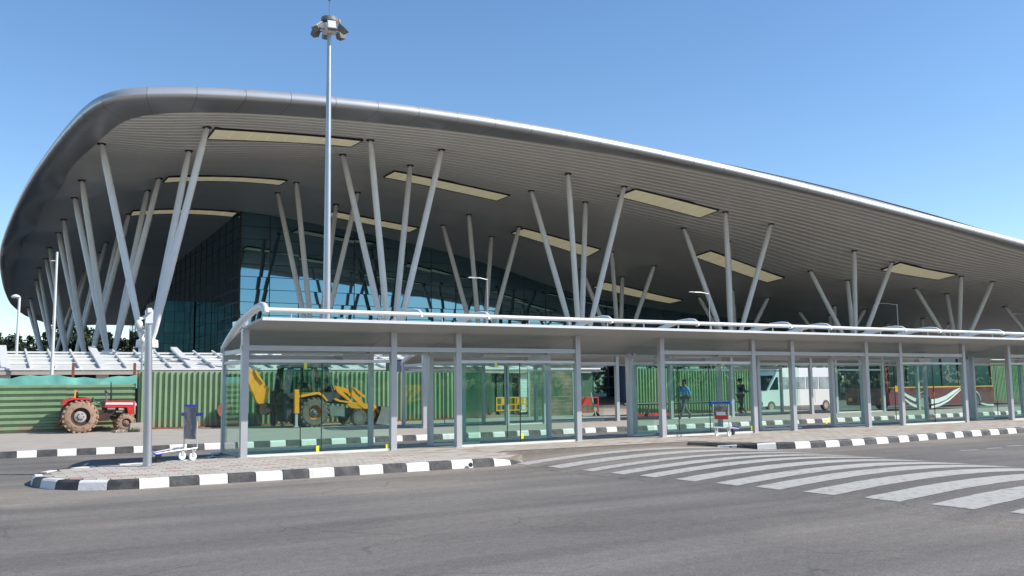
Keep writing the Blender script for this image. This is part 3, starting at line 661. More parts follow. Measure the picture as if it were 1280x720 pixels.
# ================================================================== SHELTERS
def shelter(y0, xs, fronts, recs, rears, transoms, x_end, label, stick=(), detail=True, roof_x0=None):
    t = thing('glass_shelter', label, 'shelter', (xs[0], y0, PV), 'glass shelters')
    U = [(-1.62, 3.13), (-1.2, 3.13), (-.7, 3.10), (0, 3.03), (.6, 2.94), (1.2, 2.82), (1.98, 2.62)]
    def uz(dy): return float(np.interp(dy, [a for a, b in U], [b for a, b in U]))
    hw = .075
    for i, x in enumerate(xs):
        MB().bevbox((x-hw, y0-hw, PV), (x+hw, y0+hw, uz(0)+.02), .008).build('post', M_post, t)
        MB().bevbox((x-.13, y0-.11, PV), (x+.13, y0+.11, PV+.012), .003).build('base_plate', M_post, t)
        # arched rib over the roof, carrying the gutter pipe
        R = [(1.98, 2.70), (1.6, 2.86), (1.0, 3.06), (.4, 3.22), (-.2, 3.34), (-.8, 3.43), (-1.25, 3.45), (-1.5, 3.42), (-1.6, 3.36), (-1.62, 3.28)]
        MB().tube([(x, y0+a, b) for a, b in R], .075 if i == 0 else .05, seg=8, flat=1.3).build('rib', M_wht, t, auto=60)
        MB().box((x-.03, y0-.12, uz(0)), (x+.03, y0+.12, 3.33)).build('rib_bracket', M_post, t)
        if i+1 < len(xs) and xs[i+1]-x > 1.2:
            pass
    x0 = roof_x0 if roof_x0 is not None else xs[0]-.04
    # roof sheets between ribs
    cuts = [x0]+[x for x in xs[1:]]+([x_end] if x_end > xs[-1]+.3 else [])
    for a, b in zip(cuts, cuts[1:]):
        mb = MB(); gp = .006
        for (p, q) in zip(U, U[1:]):
            mb.hexa([(a+gp, y0+p[0], p[1]), (b-gp, y0+p[0], p[1]), (b-gp, y0+q[0], q[1]), (a+gp, y0+q[0], q[1]), (a+gp, y0+p[0], p[1]+.05), (b-gp, y0+p[0], p[1]+.05), (b-gp, y0+q[0], q[1]+.05), (a+gp, y0+q[0], q[1]+.05)])
        mb.build('roof_panel', M_can, t, auto=30)
    MB().box((x0-.03, y0-1.68, 3.12), (x_end, y0-1.62, 3.185)).build('roof_edge', M_wht, t)
    MB().box((x0-.03, y0+1.98, 2.56), (x_end, y0+2.04, 2.74)).build('rear_gutter', M_post, t)
    MB().tube([(xs[0]-.02, y0-1.60, 3.35), (x_end, y0-1.60, 3.35)], .052, seg=12).build('gutter_pipe', M_wht, t, auto=60)
    for k in range(int((x_end-x0)/1.2)):
        xx = x0+.6+k*1.2; MB().tube([(xx, y0-1.6, 3.31), (xx, y0-1.6, 3.18)], .018, seg=6).build('pipe_stay', M_post, t)
    for a, b in transoms: MB().bevbox((a-hw-.02, y0-.06, 2.55), (b+hw+.02, y0+.06, 2.67), .006).build('transom', M_post, t)
    def glaze(a, b, yy, npn, tall=2.3, name='glass_pane'):
        MB().box((a+.01, yy-.03, 2.28), (b-.01, yy+.03, 2.35)).build('head_rail', M_wht if yy == y0 else M_post, t)
        MB().box((a+.01, yy-.03, PV), (b-.01, yy+.03, PV+.055)).build('bottom_rail', M_wht, t)
        for k in range(1, npn): MB().box((a+(b-a)*k/npn-.009, yy-.012, PV+.055), (a+(b-a)*k/npn+.009, yy+.012, 2.28)).build('glass_joint', M_dark if k % 2 else M_post, t)
        for k in range(npn):
            p = a+(b-a)*k/npn; q = a+(b-a)*(k+1)/npn
            MB().box((p+.011, yy-.006, PV+.055), (q-.011, yy+.006, 2.28)).build(name, M_glass, t)
    for a, b in fronts: glaze(a+hw, b-hw, y0, max(1, round((b-a)/1.85)))
    for a, b in recs:
        MB().bevbox((a-.055, y0+.92, PV), (a+.055, y0+1.08, 2.60), .006).build('inner_post', M_post, t)
        MB().box((a, y0+.96, 2.44), (b, y0+1.04, 2.54)).build('inner_beam', M_post, t)
        glaze(a+.06, b, y0+1.0, 1)
    for a, b in rears:
        glaze(a, b, y0+1.93, max(1, round((b-a)/1.85)))
        for x in (a, b): MB().bevbox((x-.06, y0+1.87, PV), (x+.06, y0+1.99, 2.66), .006).build('rear_post', M_post, t)
        MB().box((a, y0+1.90, 2.40), (b, y0+1.96, 2.52)).build('rear_beam', M_post, t)
    # glazed ends
    ends = [xs[0]]
    if not any(abs(a-xs[0]) < .2 for a, b in rears): MB().bevbox((xs[0]-.06, y0+1.87, PV), (xs[0]+.06, y0+1.99, 2.66), .006).build('rear_post', M_post, t)
    for x in ends:
        MB().box((x-.006, y0+.08, PV+.05), (x+.006, y0+1.88, 2.28)).build('side_pane', M_glass, t)
        MB().box((x-.03, y0+.075, 2.28), (x+.03, y0+1.87, 2.35)).build('side_rail', M_post, t)
        MB().box((x-.025, y0+.075, PV), (x+.025, y0+1.87, PV+.05)).build('side_rail', M_post, t)
        MB().box((x-.025, y0+.075, 2.5), (x+.025, y0+1.87, 2.6)).build('side_rail', M_post, t)
    if detail:
        for a, b in fronts:
            m_ = (a+b)/2; MB().bevbox((m_-.75, y0+.62, 2.48), (m_+.75, y0+.74, 2.54), .01).build('light_tube', M_wht, t)
            MB().bevbox((b-.85, y0+1.2, 2.38), (b-.15, y0+1.4, 2.56), .01).build('sign_box', M_post, t)
            pass
    for px, py in stick:
        p = ony(px, py, y0-.012); MB().box((p.x-.035, y0-.014, p.z-.07), (p.x+.035, y0-.010, p.z+.07)).build('sticker', M_stk, t)
    return t
X1 = [5.36, 8.97, 10.75, 14.43, 17.4, 21.05, 22.77, 26.33, 28.12, 31.72, 34.57, 38.2, 39.95, 43.6, 46.5, 50.1, 51.9, 55.5]
shelter(21.0, X1, [(5.36, 8.97), (10.75, 14.43), (17.4, 21.05), (28.12, 31.72), (34.57, 38.2), (39.95, 43.6), (46.5, 50.1)],
        [(10.45, 10.72), (17.02, 17.38), (22.25, 22.75), (25.85, 26.3), (33.86, 34.5)] and [(10.45, 11.9), (16.98, 17.9), (22.25, 24.2), (25.78, 27.6), (33.8, 35)],
        [(5.38, 9.16), (11.9, 14.72), (17.9, 21.44), (28.5, 32.17), (35, 38.6)], [(5.36, 14.43), (17.4, 31.72), (34.57, 43.6), (46.5, 55.5)], 57,
        'long glass and grey steel shelter with a white pipe along its roof, nearest the road', stick=((397, 561), (484, 559), (653, 545), (382, 457), (620, 455), (940, 535), (1037, 524), (1033, 527)))
X2 = [14.9+(x-5.36) for x in X1[:11]]
shelter(31.9, X2, [(X2[1], X2[2]), (X2[4], X2[5]), (X2[8], X2[9])], [(X2[2]+.2, X2[3])], [(X2[0], X2[1]), (X2[6], X2[7])], [(X2[0], X2[3]), (X2[4], X2[9])], 45.5,
        'second glass shelter across the service lane, behind the near shelter', detail=False)

# ================================================================== FENCES
def corr_sheet(length, height, pitch, depth, vertical):
    mb = MB(); prof = []; n = int(round((length if vertical else height)/pitch))
    for k in range(n):
        for f, d in ((0, 0), (.38, 0), (.5, depth), (.88, depth)): prof.append(((k+f)*pitch, d))
    prof.append((n*pitch, 0))
    for s, d in prof:
        if vertical: mb.v += [(s, -d, 0), (s, -d, height)]
        else: mb.v += [(0, -d, s), (length, -d, s)]
    for i in range(len(prof)-1): mb.f.append((2*i, 2*i+2, 2*i+3, 2*i+1))
    return mb
def fence(label, p0, p1, h, m, vertical=True, sheet=1.1, pitch=.22, posts=True, group='green site fences'):
    p0 = Vector(p0); p1 = Vector(p1); d = p1-p0; L = d.length; an = math.atan2(d.y, d.x); n = max(1, round(L/sheet)); sl = L/n
    t = thing('sheet_fence', label, 'fence', (p0.x, p0.y, PV), group, rz=an)
    if vertical: me = corr_sheet(sl, h, sl/round(sl/pitch), .095, True).mesh('sheet', m)
    else: me = corr_sheet(sl, h, h/round(h/pitch), .085, False).mesh('sheet', m)
    for k in range(n):
        o = bpy.data.objects.new('sheet', me); COL.objects.link(o); o.parent = t
        o.location = (k*sl, random.uniform(-.012, .012), random.uniform(-.02, .02)); o.rotation_euler = (random.uniform(-.008, .008), 0, 0)
    pm_ = MB().box((-.03, .02, -.1), (.03, .08, h+.02)).mesh('post', M_rust)
    for k in range(0, n+1, 2):
        o = bpy.data.objects.new('post', pm_); COL.objects.link(o); o.parent = t; o.location = (k*sl, .04, 0)
    if vertical:
        o = bpy.data.objects.new('rail', MB().box((0, .015, h*.5), (L, .05, h*.5+.06)).box((0, .015, .3), (L, .05, .36)).mesh('rail', M_rust)); COL.objects.link(o); o.parent = t
        o = bpy.data.objects.new('base_board', MB().box((0, -.12, -.02), (L, -.065, .07)).mesh('base_board', M_rust)); COL.objects.link(o); o.parent = t
    return t
fence('green sheet fence with horizontal ribs behind the red tractor', (-14, 40.6), (5.75, 39.45), 1.80, M_grn, vertical=False, sheet=2.4)
fence('green sheet fence with upright ribs behind the yellow backhoe loader', (5.85, 39.3), (20.2, 39.6), 2.28, M_grn)
fence('dark green upright-ribbed fence beside the orange barriers, seen through two panes', (20.3, 39.6), (25.5, 45.8), 2.3, M_gdk)
fence('bright green upright-ribbed fence seen through the open bay of the shelter', (28.2, 36.6), (37.6, 37.8), 2.35, M_grn)
fence('green fence beyond the tail of the maroon bus', (54, 38), (70, 40), 3.0, M_grn)
# roller-shutter like dark panel with red barrier
def slatwall(name, label, cat, p0, p1, z0, z1, n, m):
    p0 = Vector(p0); p1 = Vector(p1); L = (p1-p0).length; t = thing(name, label, cat, (p0.x, p0.y, z0), rz=math.atan2(p1.y-p0.y, p1.x-p0.x)); hgt = (z1-z0)/n
    me = MB().ext([(0, 0), (L, 0), (L, hgt-.012), (0, hgt-.012)], -.03, .03).mesh('slat', m)
    for k in range(n):
        o = bpy.data.objects.new('slat', me); COL.objects.link(o); o.parent = t; o.location = (0, 0, k*hgt); o.rotation_euler = (.06, 0, 0)
    f = MB().box((-.1, -.05, 0), (0, .06, z1-z0+.1)).box((L, -.05, 0), (L+.1, .06, z1-z0+.1)).box((0, -.05, z1-z0+.01), (L, .06, z1-z0+.1)).mesh('frame', M_post)
    o = bpy.data.objects.new('frame', f); COL.objects.link(o); o.parent = t
    return t
a = ony(731, 500, 37.6); b = ony(752, 500, 37.6)
slatwall('shutter_door', 'dark green slatted shutter behind the red plastic barrier', 'shutter', (a.x-1.6, 40.2), (b.x, 40.2), PV, 2.5, 12, M_gdk)
a = ony(668, 500, 46); b = ony(706, 500, 46)
slatwall('shutter_door', 'white slatted shutter behind the orange barriers', 'shutter', (a.x, 47.6), (b.x, 47.6), PV, 2.6, 14, M_bw)
# plain dark store wall behind the barriers
t = thing('store_building', 'low dark green site store behind the orange barriers', 'building', (27, 48, 0))
MB().box((24.5, 47.8, 0), (34, 51, 2.7)).build('wall', M_gdk, t); MB().box((24.2, 47.3, 2.7), (34.3, 51.3, 2.82)).build('roof', M_wht, t)
for k in range(6): MB().box((24.8+k*.55, 47.70, .3), (25.2+k*.55, 47.79, 2.5)).build('panel', M_gdk, t)
# shade net
mb = MB(); L0, L1 = onz(0, 540, PV), None; NX = 60
for i in range(NX+1):
    x = -13+19.2*i/NX; yb = 41.2-.06*i*19.2/NX+.05*math.sin(i*1.7); zt = 2.28+.07*math.sin(i*.55)+.04*math.sin(i*1.9+1)
    mb.v += [(x, yb, 1.8), (x, yb+.08*math.sin(i*2.3), 2.05), (x, yb+.05*math.cos(i*1.3), zt)]
for i in range(NX):
    for k in range(2): mb.f.append((3*i+k, 3*i+3+k, 3*i+4+k, 3*i+1+k))
net = thing('shade_net', 'teal shade net hung above the green fence behind the tractor', 'net', (0, 41, PV))
mb.build('netting', M_teal, net, smooth=True, fixn=False)
for px in (91, 168, 30):
    p = ony(px, 480, 41.0); MB().box((p.x-.05, 41.02, .1), (p.x+.05, 41.1, 2.85 if px != 30 else 2.3)).build('stake', M_rust, net)

for px, py in ((584, 581), (914, 560)):
    p = onz(px, py, .06); struct(MB().lathe([(.045, 0), (.045, .02)], (p.x, 17.03 if px < 700 else p.y, .07), 'Y', 12).build('drain_hole', M_blk))
p = ony(497, 450, 45); q = ony(511, 466, 45)
t = thing('site_cabin', 'small navy blue box cabin showing above the green fence', 'cabin', (p.x, 45, 0))
MB().bevbox((p.x, 45, 0), (q.x, 46.6, p.z), .03).build('wall', M_colb, t)
MB().box((p.x-.05, 44.95, p.z+.002), (q.x+.05, 46.65, p.z+.05)).build('roof', M_gry, t)
# ================================================================== WHITE LOUVRED CANOPY behind the fence
t = thing('louvred_canopy', 'long low white canopy of tilted panels behind the green fences', 'canopy', (5, 50, 0))
yA, yB_, zA, zB = 47.5, 52.5, 2.66, 3.62
raf = [-58, -25, 8, 40, 75, 108, 138, 162, 186, 210, 232, 254, 276]; rx = [ony(p, 440, 51).x for p in raf]
step = (rx[-1]-rx[0])/(len(rx)-1); rx = [rx[0]+step*k for k in range(-3, 34)]
def sl(y): return zA+(zB-zA)*(y-yA)/(yB_-yA)
for i, x in enumerate(rx[:-1]):
    for k, (ya, yb) in enumerate(((47.5, 49.0), (49.25, 50.3), (50.55, 51.3), (51.55, 52.2))):
        MB().hexa([(x+.03, ya, sl(ya)), (rx[i+1]-.03, ya, sl(ya)), (rx[i+1]-.03, yb, sl(yb)), (x+.03, yb, sl(yb)), (x+.03, ya, sl(ya)+.04), (rx[i+1]-.03, ya, sl(ya)+.04), (rx[i+1]-.03, yb, sl(yb)+.04), (x+.03, yb, sl(yb)+.04)]).build('roof_panel', M_canw, t)
big = 0
for i, x in enumerate(rx):
    th = .17 if i % 4 == 1 else .04; up = .46 if th > .1 else .30
    MB().hexa([(x-th, 47.45, zA+.05), (x+th, 47.45, zA+.05), (x+th, 53.0, zB+up-.15), (x-th, 53.0, zB+up-.15), (x-th, 47.45, zA+.16), (x+th, 47.45, zA+.16), (x+th, 53.1, zB+up), (x-th, 53.1, zB+up)]).build('rafter', M_wht, t)
    if i % 4 == 1:
        MB().box((x-.25, 47.9, 0), (x+.25, 48.4, zA-.02)).build('column', M_wht, t)
for yy in (47.35, 49.05, 50.35, 51.35, 52.4):
    MB().box((rx[0]-.2, yy, sl(yy)+.06), (rx[-1]+.2, yy+.12, sl(yy)+.15)).build('purlin', M_wht, t)
MB().box((rx[0]-.2, 47.3, zA-.18), (rx[-1]+.2, 47.45, zA-.02)).build('front_beam', M_conc, t)
MB().box((rx[0], 52.6, 0), (rx[-1], 52.8, 2.9)).build('back_wall', M_int, t)
for k in range(16):
    MB().box((rx[0]+.5+k*2.6, 52.5, .9), (rx[0]+2.2+k*2.6, 52.58, 2.4)).build('window', M_facd, t)

# ================================================================== MASTS AND LAMPS
t = thing('high_mast', 'very tall silver floodlight mast rising above the roof edge', 'light mast', (15.57, 45, 0))
MB().tube([(15.57, 45, 0), (15.57, 45, 7), (15.57, 45, 14), (15.57, 45, 20.6)], [.23, .19, .15, .10], seg=12).build('pole', M_alu, t, auto=60)
MB().lathe([(.1, 0), (.38, .05), (.42, .3), (.36, .5), (.12, .55)], (15.57, 45, 20.25), seg=14).build('ring_hub', M_wht, t, auto=50)
MB().lathe([(.30, 0), (.44, .05), (.42, .25), (.2, .32)], (15.57, 45, 20.85), seg=14).build('hood', M_gry, t, auto=50)
MB().tube([(15.57, 45, 21.1), (15.57, 45, 22.1)], .02, seg=6).lathe([(.04, 0), (.08, .05), (.03, .14)], (15.57, 45, 22.05), seg=8).build('finial', M_gry, t)
for k in range(6):
    a = k*math.pi/3+.35; c, s = math.cos(a), math.sin(a); R_ = .68
    MB().tube([(15.57+c*.3, 45+s*.3, 20.45), (15.57+c*R_, 45+s*R_, 20.35)], .035, seg=6).build('arm', M_gry, t)
    fl = bpy.data.objects.new('floodlight', None); COL.objects.link(fl); fl.parent = t; fl.matrix_parent_inverse = W(t).inverted(); fl.matrix_basis = Matrix.Translation((15.57+c*R_, 45+s*R_, 20.38)) @ Matrix.Rotation(a, 4, 'Z') @ Matrix.Rotation(.75 if k % 2 else 1.25, 4, 'Y')
    o = bpy.data.objects.new('housing', MB().hexa([(-.17, -.17, -.1), (.17, -.17, -.1), (.17, .17, -.1), (-.17, .17, -.1), (-.26, -.24, .2), (.26, -.24, .2), (.26, .24, .2), (-.26, .24, .2)]).mesh('housing', M_gry)); COL.objects.link(o); o.parent = fl
    o = bpy.data.objects.new('lens', MB().box((-.22, -.2, .2), (.22, .2, .215)).mesh('lens', M_wht)); COL.objects.link(o); o.parent = fl
p = ony(424, 30, 45); MB().lathe([(.03, 0), (.07, .05), (.06, .16), (.02, .2)], (15.57+.55, 45, 20.95), seg=10).build('warning_light', M_org, t)
MB().tube([(15.57+.3, 45, 20.6), (15.57+.55, 45, 20.95)], .02, seg=6).build('warning_bracket', M_gry, t)

# foreground camera pole at the island nose
bp = onz(184, 583, PV); bx, by = bp.x, bp.y; pt = ony(186, 392, by)
t = thing('camera_pole', 'thick grey steel pole on the rounded end of the paved island', 'pole', (bx, by, PV))
MB().tube([(bx, by, PV), ((bx+pt.x)/2, by, (PV+pt.z)/2), (pt.x, by, pt.z-.05)], [.085, .08, .072], seg=14).build('pole', M_alu, t, auto=60)
MB().lathe([(.16, 0), (.16, .015)], (bx, by, PV), seg=14).build('base_plate', M_alu, t)
cx_, cz_ = pt.x, pt.z
MB().bevbox((cx_-.07, by-.1, cz_-.22), (cx_+.07, by+.02, cz_+.08), .02).build('junction_box', M_wht, t)
MB().tube([(cx_-.02, by-.05, cz_-.05), (cx_-.18, by-.1, cz_-.12), (cx_-.2, by-.1, cz_-.2)], .035, seg=8).build('bracket', M_wht, t)
MB().lathe([(.03, -.14), (.06, -.12), (.08, -.06), (.07, 0), (.03, .04)], (cx_-.2, by-.1, cz_-.18), seg=12).build('dome_camera', M_wht, t, auto=60)
MB().bevbox((cx_-.05, by-.2, cz_+.0), (cx_+.03, by-.05, cz_+.1), .01).build('bullet_camera', M_wht, t)
# garden lamp behind it
p0 = onz(174.5, 531, PV); hx = ony(175.5, 412, p0.y)
t = thing('garden_lamp', 'slim grey lamp post with a small round lantern beside the tractor nose', 'street lamp', (p0.x, p0.y, PV))
MB().tube([(p0.x, p0.y, PV), (p0.x, p0.y, PV+1.0)], .075, seg=10).build('lower_post', M_alu, t, auto=60)
MB().tube([(p0.x, p0.y, PV+1.0), (p0.x+.02, p0.y, hx.z-.55)], .045, seg=10).build('upper_post', M_alu, t, auto=60)
MB().lathe([(.05, -.62), (.11, -.58), (.12, -.40), (.06, -.36), (.05, -.28), (.13, -.12), (.14, -.08)], (p0.x+.02, p0.y, hx.z), seg=12).build('lantern', M_wht, t, auto=60)
MB().lathe([(.24, -.08), (.23, -.05), (.1, .02), (.02, .05)], (p0.x+.02, p0.y, hx.z), seg=14).build('lamp_hood', M_alu, t, auto=60)
# single-arm street lights between shelter and terminal
def street(px, pytop, armpx, Y, label, r=.048):
    p = ony(px, pytop, Y); q = ony(armpx, pytop, Y); t = thing('street_lamp', label, 'street lamp', (p.x, Y, 0), 'single-arm street lamps')
    MB().tube([(p.x, Y, 0), (p.x, Y, p.z*.5), (p.x, Y, p.z)], [r*1.3, r*1.05, r*.8], seg=8).build('pole', M_alu, t, auto=60)
    d = -1 if q.x < p.x else 1
    MB().tube([(p.x, Y, p.z-.1), (p.x+(q.x-p.x)*.5, Y, p.z), (q.x-d*.3, Y, p.z-.02)], .035, seg=6).build('arm', M_post, t)
    MB().hexa([(q.x-.35, Y-.08, p.z-.05), (q.x+.25, Y-.08, p.z-.05), (q.x+.25, Y+.08, p.z-.05), (q.x-.35, Y+.08, p.z-.05), (q.x-.25, Y-.08, p.z+.04), (q.x+.2, Y-.08, p.z+.04), (q.x+.2, Y+.08, p.z+.04), (q.x-.25, Y+.08, p.z+.04)]).build('lamp_head', M_post, t)
street(609, 348, 590, 56, 'thin street lamp standing left of the central column cluster, arm to the left')
street(886, 366, 865, 58, 'thin street lamp just left of the third column cluster, arm to the left')
street(1121, 380, 1097, 60, 'thin street lamp between the fourth and fifth column clusters')
street(1285, 393, 1268, 62, 'street lamp at the right-hand edge of the picture')
# left pole and curved lamp
p = ony(71.5, 315, 46); q = ony(64, 480, 46)
t = thing('flag_pole', 'plain white leaning pole in front of the left column rows', 'pole', (q.x, 46, 0))
MB().tube([(q.x-.03, 46, 0), (q.x, 46, q.z), (p.x, 46, p.z)], [.08, .075, .05], seg=10).build('pole', M_wht, t, auto=60)
MB().tube([(p.x, 46, p.z-.4), (p.x-.25, 46, p.z-.42)], .02, seg=6).build('bracket', M_wht, t)
p = ony(25, 372, 54); q = ony(17, 371, 54)
t = thing('street_lamp', 'white street lamp with a short curved arm at the far left', 'street lamp', (p.x, 54, 0), 'single-arm street lamps')
MB().tube([(p.x-.1, 54, 0), (p.x-.02, 54, p.z)], [.09, .06], seg=8).build('pole', M_wht, t, auto=60)
MB().tube([(p.x-.02, 54, p.z-.1), (p.x-.15, 54, p.z), (q.x+.2, 54, q.z+.08)], .035, seg=6).build('arm', M_wht, t)
MB().lathe([(.0, .14), (.14, .1), (.24, .0), (.2, -.05)], (q.x+.1, 54, q.z), seg=10).build('lamp_head', M_wht, t, auto=60)

# ================================================================== WHEELS
def wheel(parent, name, cx, y0, y1, cz, r, rim_r, mt, mr, lugs=0, hub=.4, m_hub=None):
    w_ = bpy.data.objects.new(name, None); COL.objects.link(w_); w_.parent = parent; w_.location = (cx, (y0+y1)/2, cz); w_.matrix_parent_inverse = W(parent).inverted()
    h = y1-y0; b = h*.18
    prof = [(rim_r, 0), (rim_r*1.08, -.0), (r*.86, 0), (r*.96, b*.7), (r, b*1.6), (r, h-b*1.6), (r*.96, h-b*.7), (r*.86, h), (rim_r, h)]
    MB().lathe(prof, (cx, y0, cz), 'Y', 28, caps=False).build('tyre', mt, w_, auto=40)
    if lugs:
        mb = MB()
        for k in range(lugs):
            a = 2*math.pi*k/lugs; da = 2*math.pi/lugs*.22
            for side in (0, 1):
                aa = a+(math.pi/lugs if side else 0); ya, yb = (y0-.004, y0+h*.55) if side == 0 else (y0+h*.45, y1+.004)
                sk = .9/lugs if side == 0 else -.9/lugs
                P = []
                for rr_ in (r*.93, r*1.045):
                    for (yy, ao) in ((ya, -sk), (yb, sk)):
                        for s_ in (-da, da): P.append((cx+rr_*math.cos(aa+ao+s_), yy, cz+rr_*math.sin(aa+ao+s_)))
                mb.hexa([P[0], P[1], P[3], P[2], P[4], P[5], P[7], P[6]])
        mb.build('tread', mt, w_)
    if m_hub: MB().lathe([(rim_r*1.02, .01), (rim_r*.97, .03), (rim_r*.88, h*.35), (rim_r*.6, h*.42)], (cx, y0, cz), 'Y', 22, caps=False).build('rim', m_hub, w_, auto=35); MB().lathe([(rim_r*.66, h*.44), (rim_r*.64, h*.3), (rim_r*.5, h*.24), (rim_r*.3, h*.24), (rim_r*.26, h*.12), (rim_r*.12, h*.08)], (cx, y0, cz), 'Y', 22).build('hub_disc', mr, w_, auto=35)
    else: MB().lathe([(rim_r*1.02, .01), (rim_r*.97, .03), (rim_r*.82, h*.28), (rim_r*.45, h*.30), (rim_r*.42, h*.2), (rim_r*.2, h*.17), (rim_r*.12, h*.12)], (cx, y0, cz), 'Y', 22).build('rim', mr, w_, auto=35)
    MB().lathe([(rim_r*.95, 0), (rim_r*.9, .02)], (cx, y1-.05, cz), 'Y', 18).build('inner_disc', M_dark, w_)
    nb = MB()
    for k in range(6):
        a = k*math.pi/3; nb.lathe([(.02*r/.5, 0), (.02*r/.5, .03)], (cx+rim_r*.32*math.cos(a), y0+h*.2-.02, cz+rim_r*.32*math.sin(a)), 'Y', 6)
    nb.build('wheel_nuts', M_dark, w_)
    return w_

# ================================================================== TRACTOR
YT = 37.7
def T(px, py): return PXZ(px, py, YT)
c1 = T(100.8, 521); c2 = T(158.5, 528.5)
t = thing('farm_tractor', 'dusty red farm tractor parked against the horizontally ribbed green fence', 'tractor', (c1[0]+.8, YT+.7, PV))
r1 = c1[1]-PV; r2 = c2[1]-PV
wheel(t, 'rear_wheel', c1[0], YT, YT+.32, PV+r1, r1, r1*.56, M_tyred, M_rim, 20, m_hub=M_eng)
wheel(t, 'rear_wheel', c1[0]-.0, YT+1.1, YT+1.42, PV+r1, r1, r1*.56, M_tyre, M_rim, 20)
wheel(t, 'front_wheel', c2[0], YT+.1, YT+.27, PV+r2, r2, r2*.5, M_tyred, M_tyred, 16, m_hub=M_eng)
wheel(t, 'front_wheel', c2[0], YT+1.15, YT+1.32, PV+r2, r2, r2*.5, M_tyred, M_tyred, 16, m_hub=M_eng)
# bonnet
bz = [T(134, 501), T(170, 501), T(170.5, 504), T(169.5, 518), T(162.5, 518), T(161, 509.5), T(131, 509.5), T(128, 507), T(129.5, 502)]
MB().ext(bz, YT+.42, YT+1.0).build('bonnet', M_red, t)
MB().ext([T(134.5, 503.3), T(168.5, 503.3), T(168.5, 505.8), T(133.5, 505.8)], YT+.41, YT+.418).build('bonnet_stripe', M_bw, t)
MB().ext([T(170.6, 501.5), T(171.8, 502), T(171.5, 518), T(170.3, 518)], YT+.45, YT+.97).build('grille', M_rim, t)
MB().ext([T(129.5, 502), T(134, 501), T(132.5, 509.5), T(128, 507)], YT+.405, YT+.416).build('bonnet_badge_band', M_blk, t)
for dy in (.44, .86):
    p = T(171.5, 506); MB().lathe([(.02, -.04), (.06, -.01), (.065, .03), (.05, .04)], (p[0]+.0, YT+dy+.06, p[1]), 'X', 10).build('headlight', M_wht, t)
MB().ext([T(131, 509.5), T(161, 509.5), T(162, 514), T(160, 518.5), T(142, 520), T(132, 518)], YT+.5, YT+.92).build('engine', M_eng, t)
MB().ext([T(114, 512), T(133, 513), T(140, 519), T(139, 526), T(126, 527), T(113, 525)], YT+.48, YT+.94).build('gearbox', M_eng, t)
MB().ext([T(141, 520), T(159, 521), T(162, 525), T(160, 529), T(146, 528), T(141, 525)], YT+.62, YT+.8).build('front_axle_beam', M_eng, t)
p = T(159, 527); MB().tube([(p[0], YT+.2, p[1]), (p[0], YT+1.2, p[1])], .05, seg=8).build('front_axle', M_eng, t)
p = T(100.8, 521); MB().tube([(p[0], YT+.2, p[1]), (p[0], YT+1.2, p[1])], .1, seg=10).build('rear_axle', M_eng, t)
for (a, b, r_) in ((T(136, 511.5), T(146, 511.5), .05), (T(150, 512), T(157, 512), .035), (T(147, 515), T(155, 515), .045)):
    MB().tube([(a[0], YT+.44, a[1]), (b[0], YT+.44, b[1])], r_, seg=8).build('engine_filter', M_rim if r_ < .04 else M_gry, t)
MB().tube([(T(150, 512)[0], YT+.42, T(150, 512)[1]), (T(155, 512)[0], YT+.42, T(155, 512)[1])], .05, seg=8).build('starter_can', M_conc, t)
for dy in (0, 1.06):   # mudguards
    mb = MB(); R_ = r1*1.12; pts = []
    for k in range(9):
        a = math.radians(150-k*13); pts.append((c1[0]+R_*math.cos(a), PV+r1+min(R_*math.sin(a), R_*.93)))
    top = [T(79.5, 503.5), T(84, 499.5), T(91, 497.5), T(112, 497.5), T(113.5, 500.5), T(112, 502), T(111, 499.8), T(92, 499.7), T(85, 501.5), T(81.5, 506), T(79.5, 506)]
    mb.ext(top, YT-.02+dy, YT+.38+dy); mb.build('mudguard', M_red, t)
    MB().ext([T(84, 501.5), T(92, 499.7), T(111, 499.8), T(113, 503), T(112, 514), T(106, 505), T(96, 503), T(88, 508)], YT+.34+dy if dy == 0 else YT+dy-.02, YT+.36+dy if dy == 0 else YT+dy).build('mudguard_side', M_red, t)
MB().ext([T(98, 496), T(110, 497), T(111, 499), T(98, 499)], YT+.52, YT+.9).build('seat', M_blk, t)
MB().ext([T(98, 490), T(99.5, 490), T(100, 499), T(98, 499)], YT+.52, YT+.9).build('seat_back', M_blk, t)
a = T(118, 500.5); MB().tube([(T(128, 505)[0], YT+.7, T(128, 505)[1]), (a[0], YT+.7, a[1])], .02, seg=6).build('steering_column', M_blk, t)
mb = MB(); ring = [(a[0]+.06*math.cos(k*math.pi/8)*.5, YT+.7+.19*math.sin(k*math.pi/8), a[1]+.19*math.cos(k*math.pi/8)*.55) for k in range(17)]
mb.tube(ring, .014, seg=6, cap=False); mb.build('steering_wheel', M_blk, t)
p = T(141.5, 477); q = T(141.5, 502); MB().tube([(q[0], YT+.6, q[1]), (q[0], YT+.6, q[1]+.3), (p[0], YT+.6, p[1])], [.035, .035, .016], seg=8).build('exhaust', M_blk, t)
p = T(136.5, 490); q = T(136.5, 502); MB().tube([(q[0], YT+.8, q[1]), (p[0], YT+.8, p[1])], .028, seg=8).lathe([(.05, 0), (.075, .03), (.07, .1), (.02, .12)], (p[0], YT+.8, p[1]-.03), seg=10).build('air_cleaner', M_gry, t)
p = T(93.5, 498); q = T(95, 487.5); MB().ext([T(92.7, 498), T(94.5, 498), T(96, 487.5), T(94, 487.5)], YT+.1, YT+.13).build('orange_marker', M_org, t)
MB().ext([T(69.5, 533.5), T(76, 530.5), T(84, 527), T(84, 530), T(77, 533), T(70, 536)], YT+.55, YT+.75).build('drawbar', M_rust, t)
